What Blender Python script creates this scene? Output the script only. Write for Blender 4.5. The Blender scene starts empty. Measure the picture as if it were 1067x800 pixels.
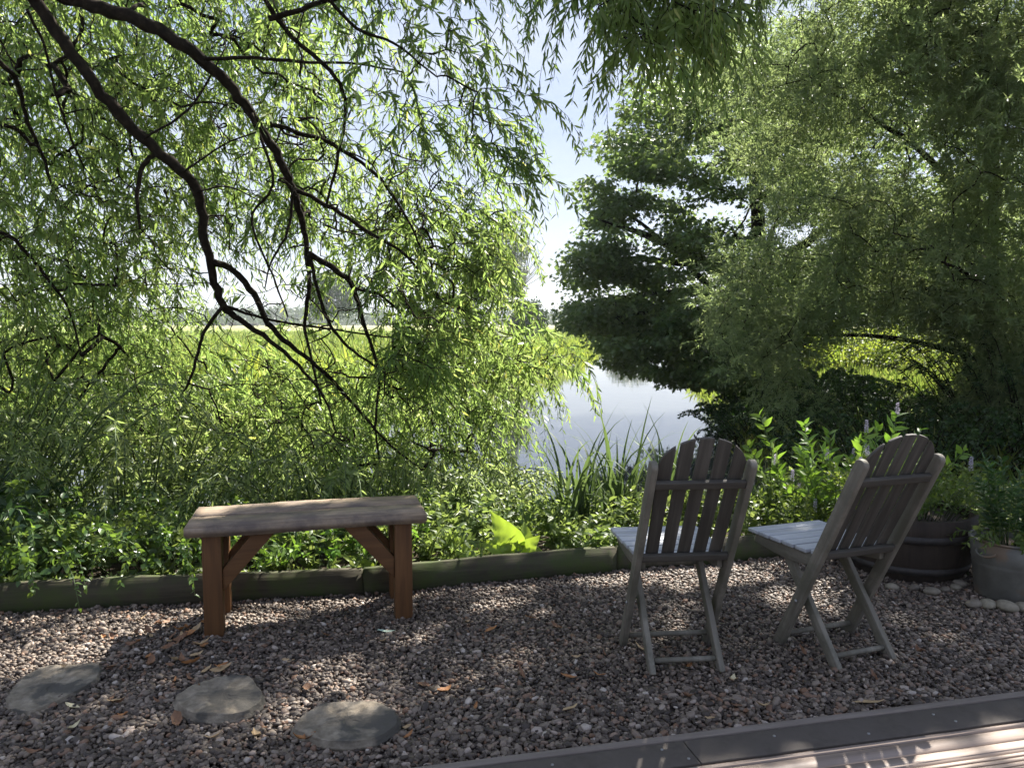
import bpy, bmesh, math, random
import numpy as np
from mathutils import Vector, Matrix

RNG = np.random.default_rng(7)
random.seed(7)
scene = bpy.context.scene
COL = scene.collection
R = math.radians

# ------------------------------------------------------------------ camera frame (used to lay out the place from the measurements)
FOC, HZ, CAMH = 801.0, 337.0, 1.4
PITCH = math.atan((400 - HZ) / FOC)


def P(u, v, d):
    """world point seen at u, v at ground distance d"""
    dx = (u - 533.5) / FOC
    dy = (400 - v) / FOC
    Y = math.cos(PITCH) + dy * math.sin(PITCH)
    Z = -math.sin(PITCH) + dy * math.cos(PITCH)
    return np.array([dx * d / Y, d, CAMH + Z * d / Y])


def PV(u, v, d):
    u, v, d = map(np.asarray, (u, v, d))
    dx = (u - 533.5) / FOC
    dy = (400 - v) / FOC
    Y = math.cos(PITCH) + dy * math.sin(PITCH)
    Z = -math.sin(PITCH) + dy * math.cos(PITCH)
    return np.stack([dx * d / Y, d + 0 * dx, CAMH + Z * d / Y], -1)


def G(u, v, z=0.0):
    dx = (u - 533.5) / FOC
    dy = (400 - v) / FOC
    Y = math.cos(PITCH) + dy * math.sin(PITCH)
    Z = -math.sin(PITCH) + dy * math.cos(PITCH)
    t = (z - CAMH) / Z
    return np.array([dx * t, Y * t, z])


SUN_AZ, SUN_EL = R(30), R(48)
SUN = np.array([math.sin(SUN_AZ) * math.cos(SUN_EL), math.cos(SUN_AZ) * math.cos(SUN_EL), math.sin(SUN_EL)])


# ------------------------------------------------------------------ basic helpers
def tag(o, label=None, cat=None, group=None, kind=None):
    if label: o['label'] = label
    if cat: o['category'] = cat
    if group: o['group'] = group
    if kind: o['kind'] = kind
    return o


def empty(name, loc=(0, 0, 0), rotz=0.0, label=None, cat=None, group=None):
    o = bpy.data.objects.new(name, None)
    COL.objects.link(o)
    o.location = loc
    o.rotation_euler = (0, 0, rotz)
    o.empty_display_size = 0.1
    return tag(o, label, cat, group)


def mk_mesh(name, verts, faces, smooth=False, gc=None):
    """faces: list of int arrays (n,k)"""
    me = bpy.data.meshes.new(name)
    verts = np.asarray(verts, np.float32).reshape(-1, 3)
    fl = [np.asarray(f, np.int32) for f in faces if len(f)]
    me.vertices.add(len(verts))
    me.vertices.foreach_set('co', verts.ravel())
    nl = sum(f.size for f in fl)
    nf = sum(len(f) for f in fl)
    me.loops.add(nl)
    me.polygons.add(nf)
    me.loops.foreach_set('vertex_index', np.concatenate([f.ravel() for f in fl]))
    tot = np.concatenate([np.full(len(f), f.shape[1], np.int32) for f in fl])
    start = np.concatenate([[0], np.cumsum(tot)[:-1]]).astype(np.int32)
    me.polygons.foreach_set('loop_start', start)
    me.polygons.foreach_set('loop_total', tot)
    if smooth:
        me.polygons.foreach_set('use_smooth', np.ones(nf, bool))
    me.update(calc_edges=True)
    if gc is not None:
        a = me.attributes.new('gc', 'FLOAT_VECTOR', 'POINT')
        a.data.foreach_set('vector', np.asarray(gc, np.float32).ravel())
    return me


def obj(name, me, mat, parent=None, loc=None):
    o = bpy.data.objects.new(name, me)
    COL.objects.link(o)
    if mat is not None:
        me.materials.append(mat)
    if parent is not None:
        o.parent = parent
    if loc is not None:
        o.location = loc
    return o


class MB:
    """collects pieces of one mesh"""

    def __init__(self):
        self.v, self.g, self.f, self.n = [], [], {}, 0

    def add(self, v, faces, gc=None):
        v = np.asarray(v, float).reshape(-1, 3)
        self.v.append(v)
        self.g.append(np.zeros_like(v) if gc is None else np.asarray(gc, float))
        for f in faces:
            f = np.asarray(f, int)
            if len(f):
                self.f.setdefault(f.shape[1], []).append(f + self.n)
        self.n += len(v)

    def bm(self, bm, mat=None, along=0, off=None):
        bm.verts.index_update()
        v = np.array([p.co[:] for p in bm.verts])
        g = np.roll(v, -along, axis=1).copy()
        g += (RNG.uniform(-20, 20, 3) if off is None else off)
        if mat is not None:
            M = np.array(mat)
            v = v @ M[:3, :3].T + M[:3, 3]
        k = {}
        for f in bm.faces:
            k.setdefault(len(f.verts), []).append([q.index for q in f.verts])
        self.add(v, list(k.values()), g)
        bm.free()

    def box(self, size, mat=None, bev=0.004, along=0, seg=2, jit=0.0):
        bm = bmesh.new()
        bmesh.ops.create_cube(bm, size=1)
        for q in bm.verts:
            q.co = Vector((q.co.x * size[0], q.co.y * size[1], q.co.z * size[2]))
            if jit:
                q.co += Vector(RNG.normal(0, jit, 3))
        if bev:
            bmesh.ops.bevel(bm, geom=bm.edges[:], offset=bev, segments=seg, affect='EDGES', profile=0.6)
        self.bm(bm, mat, along)

    def bar(self, a, b, w, t, up=(0, 0, 1), bev=0.003):
        """board from a to b, w wide (across up), t thick (along up)"""
        a, b = Vector(a), Vector(b)
        x = (b - a)
        L = x.length
        x.normalize()
        z = Vector(up) - x * x.dot(Vector(up))
        z.normalize()
        y = z.cross(x)
        M = Matrix((x, y, z)).transposed().to_4x4()
        M.translation = (a + b) / 2
        self.box((L, w, t), M, bev)

    def prism(self, outline, t, mat=None, bev=0.003, along=1):
        bm = bmesh.new()
        vs = [bm.verts.new((x, y, -t / 2)) for x, y in outline]
        f = bm.faces.new(vs)
        r = bmesh.ops.extrude_face_region(bm, geom=[f])
        for q in r['geom']:
            if isinstance(q, bmesh.types.BMVert):
                q.co.z += t
        bmesh.ops.recalc_face_normals(bm, faces=bm.faces[:])
        if bev:
            ed = [e for e in bm.edges if e.is_manifold and e.calc_face_angle() > 0.7]
            bmesh.ops.bevel(bm, geom=ed, offset=bev, segments=2, affect='EDGES', profile=0.6)
        self.bm(bm, mat, along)

    def tube(self, pts, rad, sides=6, cap=True, knob=0.0):
        v, f = tube_arrays(pts, rad, sides, cap, knob)
        L = np.linspace(0, 1, len(pts))
        g = np.repeat(L, sides)[:, None] * np.array([[1.0, 0, 0]])
        self.add(v, f, np.concatenate([g, np.zeros((len(v) - len(g), 3))]))

    def lathe(self, prof, n=40, closed=False):
        m = len(prof)
        a = np.arange(n) * 2 * math.pi / n
        v = np.array([[r * math.cos(t), r * math.sin(t), z] for r, z in prof for t in a])
        q = []
        for i in range(m - 1 + (1 if closed else 0)):
            i2 = (i + 1) % m
            for j in range(n):
                j2 = (j + 1) % n
                q.append((i * n + j, i * n + j2, i2 * n + j2, i2 * n + j))
        self.add(v, [q], v[:, [2, 0, 1]])

    def mesh(self, name, smooth=False):
        return mk_mesh(name, np.concatenate(self.v), [np.concatenate(x) for x in self.f.values()], smooth, np.concatenate(self.g))

    def build(self, name, mat, parent=None, smooth=False, loc=None):
        return obj(name, self.mesh(name, smooth), mat, parent, loc)


def nrm(a):
    return a / np.maximum(np.linalg.norm(a, axis=-1, keepdims=True), 1e-9)


def tube_arrays(pts, rad, sides=6, cap=True, knob=0.0):
    pts = np.asarray(pts, float)
    n = len(pts)
    rad = np.broadcast_to(np.asarray(rad, float), (n,))
    t = nrm(np.gradient(pts, axis=0))
    ref = np.array([0.31, 0.17, 0.93]) if abs(t[0, 2]) < 0.8 else np.array([0.93, 0.31, 0.17])
    u = np.cross(t, ref)
    u = nrm(u)
    for i in range(1, n):                       # keep the frame from flipping
        w = u[i - 1] - t[i] * (u[i - 1] @ t[i])
        u[i] = w / max(np.linalg.norm(w), 1e-9)
    w = np.cross(t, u)
    a = np.arange(sides) * 2 * math.pi / sides
    k = rad[:, None] * (1 + (RNG.normal(0, knob, (n, sides)) if knob else 0))
    v = pts[:, None] + k[..., None] * (np.cos(a)[None, :, None] * u[:, None] + np.sin(a)[None, :, None] * w[:, None])
    v = v.reshape(-1, 3)
    i = np.arange(n - 1)[:, None] * sides
    j = np.arange(sides)[None]
    j2 = (j + 1) % sides
    q = np.stack([i + j, i + j2, i + sides + j2, i + sides + j], -1).reshape(-1, 4)
    fs = [q]
    if cap:
        v = np.concatenate([v, pts[-1:] + t[-1:] * rad[-1] * .6, pts[:1]])
        e = (n - 1) * sides
        tr = np.concatenate([np.stack([e + j[0], e + j2[0], np.full(sides, n * sides)], -1),
                             np.stack([j2[0], j[0], np.full(sides, n * sides + 1)], -1)])
        fs.append(tr)
    return v, fs


def smooth_path(pts, n=None, rad=None):
    pts = np.asarray(pts, float)
    m = len(pts)
    n = n or m * 4
    p = np.concatenate([2 * pts[:1] - pts[1:2], pts, 2 * pts[-1:] - pts[-2:-1]])
    t = np.linspace(0, m - 1 - 1e-6, n)
    i = t.astype(int)
    f = (t - i)[:, None]
    a, b, c, d = p[i], p[i + 1], p[i + 2], p[i + 3]
    out = 0.5 * (2 * b + (c - a) * f + (2 * a - 5 * b + 4 * c - d) * f ** 2 + (3 * b - a - 3 * c + d) * f ** 3)
    if rad is None:
        return out
    return out, np.interp(t, np.arange(m), rad)


# ------------------------------------------------------------------ leaves (vectorised)
LEAF = {
    # along, across, lift (all verts), then faces
    'lance': (np.array([0, .28, .28, .66, .66, 1.]), np.array([0, .5, -.5, .4, -.4, 0]), np.array([0, .10, .10, .06, .06, 0]),
              [np.array([[0, 2, 1], [3, 4, 5]]), np.array([[1, 2, 4, 3]])]),
    'kite': (np.array([0, .42, .42, 1.]), np.array([0, .5, -.5, 0]), np.array([0, .10, .10, 0]),
             [np.array([[0, 2, 3], [0, 3, 1]])]),
    'ovate': (np.array([0, .22, .22, .55, .55, .55, 1., .22]), np.array([0, .46, -.46, .44, -.44, 0, 0, 0]), np.array([0, .08, .08, .09, .09, 0, 0, 0]),
              [np.array([[0, 7, 1], [0, 2, 7], [3, 5, 6], [5, 4, 6]]), np.array([[1, 7, 5, 3], [7, 2, 4, 5]])]),
    'palm': (np.array([0, .10, .10, .42, .42, .50, .50, .62, .62, 1.]), np.array([0, .42, -.42, .22, -.22, .56, -.56, .2, -.2, 0]), np.array([0, .0, .0, .04, .04, -.05, -.05, .03, .03, -.05]),
             [np.array([[0, 3, 1], [0, 2, 4], [3, 7, 5], [4, 6, 8], [7, 8, 9]]), np.array([[0, 4, 8, 7]]), np.array([[0, 7, 3]])]),
}


def leaf_arrays(B, D, N, L, W, kind='lance', droop=0.12):
    a, b, c, faces = LEAF[kind]
    n = len(B)
    D = nrm(D)
    S = nrm(np.cross(D, N))
    N = np.cross(S, D)
    L = np.broadcast_to(L, (n,))
    W = np.broadcast_to(W, (n,))
    dr = np.broadcast_to(droop, (n,))
    v = (B[:, None] + D[:, None] * (a[None] * L[:, None])[..., None] + S[:, None] * (b[None] * W[:, None])[..., None]
         + N[:, None] * (c[None] * W[:, None] * 1.6 - dr[:, None] * L[:, None] * a[None] ** 2)[..., None])
    k = len(a)
    fs = [(f[None] + (np.arange(n) * k)[:, None, None]).reshape(-1, f.shape[1]) for f in faces]
    return v.reshape(-1, 3), fs


def rand_unit(n):
    return nrm(RNG.normal(size=(n, 3)))


DOWN = np.array([0, 0, -1.0])


def strands(S, D0, Len, grav, K, leafL, leafW, leaf_down=.35, side=.8, jit=.25, t0=.0, nrm_up=.5):
    """leafy shoots: returns shoot points (n,m,3) and the leaves' base, dir, normal, length, width"""
    n = len(S)
    Len = np.broadcast_to(Len, (n,))
    grav = np.broadcast_to(grav, (n,))

    def pos(t):
        return (S[:, None] + D0[:, None] * (Len[:, None] * (t - .35 * t * t))[..., None]
                + DOWN * ((grav * Len)[:, None] * t * t)[..., None])

    def tan(t):
        return nrm(D0[:, None] * (Len[:, None] * (1 - .7 * t))[..., None] + DOWN * ((2 * grav * Len)[:, None] * t)[..., None])

    tt = np.broadcast_to(np.linspace(0, 1, 6), (n, 6))
    pts = pos(tt)
    t = t0 + (1 - t0) * (np.arange(K)[None] + RNG.uniform(0, 1, (n, K))) / K
    p, g = pos(t), tan(t)
    s = nrm(np.cross(g, rand_unit(n)[:, None] + 0 * g))
    q = np.cross(g, s)
    ang = np.arange(K)[None] * 2.4 + RNG.normal(0, .5, (n, K))
    sd = s * np.cos(ang)[..., None] + q * np.sin(ang)[..., None]
    d = nrm(g * .75 + sd * side + DOWN * leaf_down + RNG.normal(0, jit, g.shape))
    nn = nrm(RNG.normal(size=g.shape) + np.array([0, 0, nrm_up]))
    sc = (1 - .45 * t) * RNG.uniform(.7, 1.15, t.shape)
    return pts, p.reshape(-1, 3), d.reshape(-1, 3), nn.reshape(-1, 3), (leafL * sc).ravel(), (leafW * sc).ravel()


# ------------------------------------------------------------------ materials
def mat(name):
    m = bpy.data.materials.new(name)
    m.use_nodes = True
    nt = m.node_tree
    nt.nodes.clear()
    out = nt.nodes.new('ShaderNodeOutputMaterial')
    return m, nt, out


def nd(nt, t, **kw):
    n = nt.nodes.new(t)
    for k, v in kw.items():
        if k in n.inputs:
            n.inputs[k].default_value = v
        else:
            setattr(n, k, v)
    return n


def ramp(nt, fac, stops, interp='LINEAR'):
    r = nt.nodes.new('ShaderNodeValToRGB')
    r.color_ramp.interpolation = interp
    el = r.color_ramp.elements
    while len(el) < len(stops):
        el.new(0.5)
    for e, (p, c) in zip(el, stops):
        e.position = p
        e.color = (*c, 1)
    nt.links.new(fac, r.inputs[0])
    return r.outputs[0]


def leaf_mat(name, stops, trans=(.16, .26, .03), tfac=.45, rough=.45, spec=.35):
    m, nt, out = mat(name)
    L = nt.links.new
    geo = nd(nt, 'ShaderNodeNewGeometry')
    c = ramp(nt, geo.outputs['Random Per Island'], stops)
    tc = nd(nt, 'ShaderNodeTexCoord')
    nz = nd(nt, 'ShaderNodeTexNoise', Scale=1.3, Detail=2.0)
    L(tc.outputs['Object'], nz.inputs['Vector'])
    hv = nd(nt, 'ShaderNodeHueSaturation')
    mr = nd(nt, 'ShaderNodeMapRange')
    mr.inputs['From Min'].default_value = .3
    mr.inputs['From Max'].default_value = .7
    mr.inputs['To Min'].default_value = .475
    mr.inputs['To Max'].default_value = .52
    L(nz.outputs[0], mr.inputs[0])
    L(mr.outputs[0], hv.inputs['Hue'])
    L(c, hv.inputs['Color'])
    p = nd(nt, 'ShaderNodeBsdfPrincipled', Roughness=rough)
    p.inputs['Specular IOR Level'].default_value = spec
    L(hv.outputs[0], p.inputs['Base Color'])
    t = nd(nt, 'ShaderNodeBsdfTranslucent')
    mx = nd(nt, 'ShaderNodeMix', data_type='RGBA')
    mx.inputs[0].default_value = .35
    mx.inputs[7].default_value = (*trans, 1)
    hv2 = nd(nt, 'ShaderNodeHueSaturation', Value=1.7, Saturation=1.1)
    L(hv.outputs[0], hv2.inputs['Color'])
    L(hv2.outputs[0], mx.inputs[6])
    L(mx.outputs[2], t.inputs['Color'])
    s = nd(nt, 'ShaderNodeMixShader')
    s.inputs[0].default_value = tfac
    L(p.outputs[0], s.inputs[1])
    L(t.outputs[0], s.inputs[2])
    L(s.outputs[0], out.inputs[0])
    return m


def wood_mat(name, stops, rough=.75, scale=(2.2, 38, 38), bump=.25, knots=True, mottle=None, spec=.3):
    m, nt, out = mat(name)
    L = nt.links.new
    at = nd(nt, 'ShaderNodeAttribute', attribute_name='gc')
    mp = nd(nt, 'ShaderNodeMapping')
    mp.inputs['Scale'].default_value = scale
    L(at.outputs['Vector'], mp.inputs[0])
    n1 = nd(nt, 'ShaderNodeTexNoise', Scale=1.0, Detail=6.0, Roughness=.65, Distortion=.6)
    L(mp.outputs[0], n1.inputs['Vector'])
    n2 = nd(nt, 'ShaderNodeTexNoise', Scale=5.0, Detail=4.0)
    L(at.outputs['Vector'], n2.inputs['Vector'])
    a = nd(nt, 'ShaderNodeMath', operation='MULTIPLY_ADD')
    a.inputs[1].default_value = .75
    L(n1.outputs[0], a.inputs[0])
    b = nd(nt, 'ShaderNodeMath', operation='MULTIPLY')
    b.inputs[1].default_value = .25
    L(n2.outputs[0], b.inputs[0])
    L(b.outputs[0], a.inputs[2])
    c = ramp(nt, a.outputs[0], stops)
    if mottle is not None:
        n3 = nd(nt, 'ShaderNodeTexNoise', Scale=mottle[1], Detail=5.0, Roughness=.7)
        L(at.outputs['Vector'], n3.inputs['Vector'])
        f = ramp(nt, n3.outputs[0], [(.42, (0, 0, 0)), (.62, (1, 1, 1))])
        mx = nd(nt, 'ShaderNodeMix', data_type='RGBA')
        L(f, mx.inputs[0])
        L(c, mx.inputs[6])
        mx.inputs[7].default_value = (*mottle[0], 1)
        c = mx.outputs[2]
    p = nd(nt, 'ShaderNodeBsdfPrincipled', Roughness=rough)
    p.inputs['Specular IOR Level'].default_value = spec
    L(c, p.inputs['Base Color'])
    bp = nd(nt, 'ShaderNodeBump', Strength=bump, Distance=.004)
    L(n1.outputs[0], bp.inputs['Height'])
    L(bp.outputs[0], p.inputs['Normal'])
    L(p.outputs[0], out.inputs[0])
    return m


def rock_mat(name, stops, scale=14.0, rough=.8, bump=.4, island=False, coord='Object', blotch=None, spec=.5, objvar=None):
    m, nt, out = mat(name)
    L = nt.links.new
    tc = nd(nt, 'ShaderNodeTexCoord')
    n1 = nd(nt, 'ShaderNodeTexNoise', Scale=scale, Detail=7.0, Roughness=.65)
    L(tc.outputs[coord], n1.inputs['Vector'])
    if island:
        geo = nd(nt, 'ShaderNodeNewGeometry')
        c = ramp(nt, geo.outputs['Random Per Island'], stops)
        hv = nd(nt, 'ShaderNodeHueSaturation')
        mr = nd(nt, 'ShaderNodeMapRange')
        mr.inputs['To Min'].default_value = .6
        mr.inputs['To Max'].default_value = 1.4
        L(n1.outputs[0], mr.inputs[0])
        L(mr.outputs[0], hv.inputs['Value'])
        L(c, hv.inputs['Color'])
        c = hv.outputs[0]
    else:
        c = ramp(nt, n1.outputs[0], stops)
    if blotch:
        n3 = nd(nt, 'ShaderNodeTexNoise', Scale=blotch[1], Detail=4.0)
        L(tc.outputs[coord], n3.inputs['Vector'])
        f = ramp(nt, n3.outputs[0], [(.5, (0, 0, 0)), (.58, (1, 1, 1))])
        mx = nd(nt, 'ShaderNodeMix', data_type='RGBA')
        L(f, mx.inputs[0])
        L(c, mx.inputs[6])
        mx.inputs[7].default_value = (*blotch[0], 1)
        c = mx.outputs[2]
    if objvar:
        oi = nd(nt, 'ShaderNodeObjectInfo')
        h_ = nd(nt, 'ShaderNodeHueSaturation')
        for key, sock in (('Value', (1 - objvar, 1 + objvar)), ('Hue', (.48, .515))):
            r_ = nd(nt, 'ShaderNodeMapRange')
            r_.inputs['To Min'].default_value, r_.inputs['To Max'].default_value = sock
            L(oi.outputs['Random'], r_.inputs[0])
            L(r_.outputs[0], h_.inputs[key])
        L(c, h_.inputs['Color'])
        c = h_.outputs[0]
    p = nd(nt, 'ShaderNodeBsdfPrincipled', Roughness=rough)
    p.inputs['Specular IOR Level'].default_value = spec
    L(c, p.inputs['Base Color'])
    bp = nd(nt, 'ShaderNodeBump', Strength=bump, Distance=.006)
    L(n1.outputs[0], bp.inputs['Height'])
    L(bp.outputs[0], p.inputs['Normal'])
    L(p.outputs[0], out.inputs[0])
    return m


def plain(name, col, rough=.6, metal=0.0):
    m, nt, out = mat(name)
    p = nd(nt, 'ShaderNodeBsdfPrincipled', Roughness=rough, Metallic=metal)
    p.inputs['Base Color'].default_value = (*col, 1)
    nt.links.new(p.outputs[0], out.inputs[0])
    return m


M = {}
M['willow'] = leaf_mat('willow_leaf', [(0, (.062, .105, .028)), (.45, (.100, .160, .044)), (.85, (.155, .212, .072)), (.97, (.24, .28, .13)), (1, (.36, .32, .08))], trans=(.52, .66, .16), tfac=.58, rough=.4)
M['sallow'] = leaf_mat('sallow_leaf', [(0, (.080, .118, .034)), (.5, (.132, .182, .058)), (1, (.25, .29, .14))], trans=(.58, .68, .20), tfac=.58, rough=.38)
M['sycamore'] = leaf_mat('sycamore_leaf', [(0, (.050, .082, .032)), (.6, (.084, .128, .046)), (1, (.12, .165, .06))], trans=(.34, .44, .08), tfac=.42)
M['feather'] = leaf_mat('feathery_leaf', [(0, (.082, .118, .054)), (.5, (.122, .168, .078)), (1, (.18, .22, .105))], trans=(.46, .54, .16), tfac=.55)
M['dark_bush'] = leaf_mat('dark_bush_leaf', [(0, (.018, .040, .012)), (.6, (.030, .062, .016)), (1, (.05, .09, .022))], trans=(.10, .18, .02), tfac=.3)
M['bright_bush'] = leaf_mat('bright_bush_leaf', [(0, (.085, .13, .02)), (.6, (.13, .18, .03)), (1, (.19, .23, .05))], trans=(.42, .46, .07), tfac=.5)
M['bramble'] = leaf_mat('bramble_leaf', [(0, (.035, .07, .018)), (.6, (.07, .12, .028)), (1, (.13, .18, .04))], trans=(.32, .44, .05), tfac=.4, rough=.3, spec=.5)
M['nettle'] = leaf_mat('nettle_leaf', [(0, (.062, .10, .028)), (.6, (.10, .145, .042)), (1, (.16, .20, .065))], trans=(.42, .50, .10), tfac=.45)
M['mint'] = leaf_mat('mint_leaf', [(0, (.10, .18, .03)), (.6, (.14, .24, .04)), (1, (.19, .29, .06))], trans=(.26, .42, .05), tfac=.42)
M['lime'] = leaf_mat('lime_leaf', [(0, (.17, .26, .032)), (1, (.23, .32, .05))], trans=(.42, .54, .08), tfac=.45)
M['iris'] = leaf_mat('iris_leaf', [(0, (.040, .070, .024)), (.7, (.062, .100, .034)), (1, (.11, .15, .055))], trans=(.24, .32, .08), tfac=.35, rough=.6, spec=.2)
M['lily'] = leaf_mat('lily_leaf', [(0, (.022, .055, .016)), (.7, (.036, .085, .02)), (1, (.06, .12, .03))], trans=(.12, .24, .03), tfac=.3)
M['herb'] = leaf_mat('herb_leaf', [(0, (.06, .10, .02)), (.7, (.095, .14, .03)), (1, (.15, .19, .04))], trans=(.26, .34, .05), tfac=.38)
M['flower'] = leaf_mat('pale_flower', [(0, (.34, .30, .38)), (1, (.55, .52, .56))], trans=(.5, .48, .52), tfac=.3)
M['grass'] = leaf_mat('grass_blade', [(0, (.09, .14, .025)), (.6, (.14, .19, .04)), (1, (.26, .26, .09))], trans=(.34, .42, .08), tfac=.4)
M['far_leaf'] = leaf_mat('far_wood_leaf', [(0, (.030, .055, .022)), (.6, (.045, .075, .03)), (1, (.07, .10, .04))], trans=(.10, .16, .04), tfac=.2)
M['poplar'] = leaf_mat('grey_green_leaf', [(0, (.11, .14, .08)), (.6, (.15, .18, .11)), (1, (.22, .24, .16))], trans=(.24, .28, .14), tfac=.3)
M['bark'] = rock_mat('dark_bark', [(.3, (.006, .005, .003)), (.55, (.020, .015, .010)), (.75, (.050, .042, .026))], scale=26, rough=1.0, bump=1.0, spec=.08)
M['bark_pale'] = rock_mat('pale_bark', [(.3, (.10, .085, .065)), (.7, (.2, .18, .14))], scale=6, rough=.9, bump=.6)
M['stem'] = plain('green_stem', (.07, .11, .03), .6)
M['bench_leg'] = wood_mat('stained_bench_wood', [(.25, (.054, .024, .009)), (.5, (.118, .053, .018)), (.75, (.19, .090, .033))], rough=.65)
M['bench_top'] = wood_mat('weathered_bench_top', [(.28, (.105, .072, .044)), (.5, (.275, .205, .138)), (.75, (.44, .345, .245))], rough=.72, bump=.4, mottle=((.13, .10, .08), 4.0))
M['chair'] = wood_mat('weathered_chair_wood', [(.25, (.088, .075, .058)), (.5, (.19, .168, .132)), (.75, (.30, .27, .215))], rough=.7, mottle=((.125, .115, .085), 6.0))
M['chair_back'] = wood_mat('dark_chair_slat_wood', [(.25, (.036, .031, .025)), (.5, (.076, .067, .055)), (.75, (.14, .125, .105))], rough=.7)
M['chair_seat'] = wood_mat('skylit_seat_wood', [(.25, (.24, .24, .245)), (.5, (.38, .385, .40)), (.75, (.50, .51, .53))], rough=.5, spec=.5)  # same wood as the posts; sky light put into a paler, bluer colour
M['sleeper'] = wood_mat('mossy_edging_wood', [(.3, (.028, .024, .015)), (.55, (.062, .054, .034)), (.8, (.10, .088, .055))], rough=.9, bump=.5, mottle=((.050, .066, .018), 5.0))
M['deck_fascia'] = wood_mat('grey_deck_edging', [(.3, (.13, .105, .085)), (.7, (.22, .185, .155))], rough=.7)
M['deck_dark'] = wood_mat('dark_composite_board', [(.3, (.060, .048, .038)), (.7, (.10, .083, .068))], rough=.75, scale=(30, 30, 30), mottle=((.085, .07, .058), 9.0))
M['deck'] = wood_mat('brown_deck_board', [(.3, (.17, .125, .098)), (.7, (.31, .245, .20))], rough=.55)
M['barrel'] = wood_mat('old_barrel_stave', [(.3, (.020, .014, .010)), (.6, (.045, .032, .022)), (.8, (.075, .055, .04))], rough=.8)
M['hoop'] = rock_mat('rusty_hoop', [(.3, (.018, .015, .013)), (.7, (.05, .04, .033))], scale=25, rough=.7)
M['zinc'] = rock_mat('old_galvanised_zinc', [(.3, (.075, .070, .055)), (.55, (.125, .118, .098)), (.75, (.18, .172, .15))], scale=7, rough=.55, bump=.1, blotch=((.15, .10, .06), 4.5))
M['soil'] = rock_mat('dark_soil', [(.3, (.018, .013, .009)), (.7, (.06, .042, .028))], scale=40, rough=1, bump=1)
M['slate'] = rock_mat('grey_flagstone', [(.3, (.105, .083, .056)), (.5, (.205, .168, .120)), (.72, (.31, .262, .195))], scale=22, rough=.85, bump=.9, blotch=((.075, .066, .052), 7.5))
M['cobble'] = rock_mat('beige_cobble', [(.3, (.105, .085, .058)), (.7, (.23, .195, .145))], scale=14, rough=.8, bump=.35, objvar=.45)
M['pebble'] = rock_mat('gravel_stone', [(0, (.030, .020, .013)), (.35, (.078, .056, .040)), (.6, (.136, .102, .074)), (.8, (.225, .176, .132)), (.93, (.165, .085, .045)), (1, (.42, .36, .30))], scale=60, rough=.62, bump=.2, island=True)
M['screw'] = plain('steel_screw', (.32, .31, .30), .45, 1.0)
M['cow'] = plain('dark_cow_hide', (.03, .022, .018), .8)


def dryleaf(name, c1, c2):
    return rock_mat(name, [(.3, c1), (.7, c2)], scale=30, rough=.7, bump=.3)


M['dry_tan'] = dryleaf('dry_leaf_tan', (.30, .20, .10), (.48, .34, .18))
M['dry_brown'] = dryleaf('dry_leaf_brown', (.12, .06, .03), (.24, .12, .055))
M['dry_rust'] = dryleaf('dry_leaf_rust', (.24, .10, .03), (.40, .18, .06))
M['dry_pale'] = dryleaf('dry_leaf_pale', (.50, .42, .24), (.66, .58, .36))
M['dry_green'] = dryleaf('fallen_leaf_green', (.30, .40, .30), (.46, .54, .42))

# ------------------------------------------------------------------ terrain, river
RIVER = np.array([(-60, 9.0), (-14, 7.6), (-5, 7.0), (0, 7.2), (2.2, 8.0), (3.3, 11), (4.2, 15), (5.1, 20), (6.4, 28), (8.0, 38), (10.5, 53), (15, 72), (24, 100), (38, 135),
                  (34, 140), (18, 100), (9.5, 72), (6.0, 53), (3.4, 38), (1.4, 30), (-1.5, 24), (-6, 20.5), (-16, 19), (-60, 20)])
WATER = -0.9


def poly_sdf(px, py, poly):
    """signed distance, negative inside"""
    d = np.full(px.shape, 1e9)
    inside = np.zeros(px.shape, bool)
    n = len(poly)
    for i in range(n):
        ax, ay = poly[i]
        bx, by = poly[(i + 1) % n]
        ex, ey = bx - ax, by - ay
        t = np.clip(((px - ax) * ex + (py - ay) * ey) / (ex * ex + ey * ey), 0, 1)
        d = np.minimum(d, np.hypot(px - ax - t * ex, py - ay - t * ey))
        c = (ay > py) != (by > py)
        xi = ax + (py - ay) * ex / (ey if abs(ey) > 1e-9 else 1e-9)
        inside ^= c & (px < xi)
    return np.where(inside, -d, d)


TIMBER = [(-4.2, 3.40), (-.77, 3.885), (.60, 4.27), (1.80, 4.58)]


def timber_y(x):
    return np.interp(x, [p[0] for p in TIMBER] + [2.6, 4.5], [p[1] for p in TIMBER] + [4.6, 4.3])


def sstep(x, a, b):
    t = np.clip((x - a) / (b - a), 0, 1)
    return t * t * (3 - 2 * t)


def vnoise(x, y, s, seed=0):
    return (np.sin(x * s * 1.3 + seed) * np.cos(y * s * 1.1 + seed * 1.7) + .5 * np.sin(x * s * 2.9 + y * s * 2.3 + seed * 2.2) + .25 * np.cos(x * s * 5.3 - y * s * 4.7 + seed)) / 1.75


def ground_z(x, y):
    x, y = np.asarray(x, float), np.asarray(y, float)
    s = poly_sdf(x, y, RIVER)
    land = -.32 + .12 * vnoise(x, y, .25) + sstep(np.hypot(x, y), 90, 420) * .55
    # the garden side stands higher
    near = 1 - sstep(y - timber_y(x), .2, 2.6)
    land = land + near * (0.02 - land) * (1 - sstep(x, 5, 9))
    h = np.where(s > 0, WATER - .12 + (land - WATER + .12) * sstep(s, 0, 1.9), WATER - .12 - 1.0 * sstep(-s, 0, 2.5))
    terr = (y < timber_y(x) + .03)
    h = np.where(terr, -.05, h)
    return h


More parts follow.
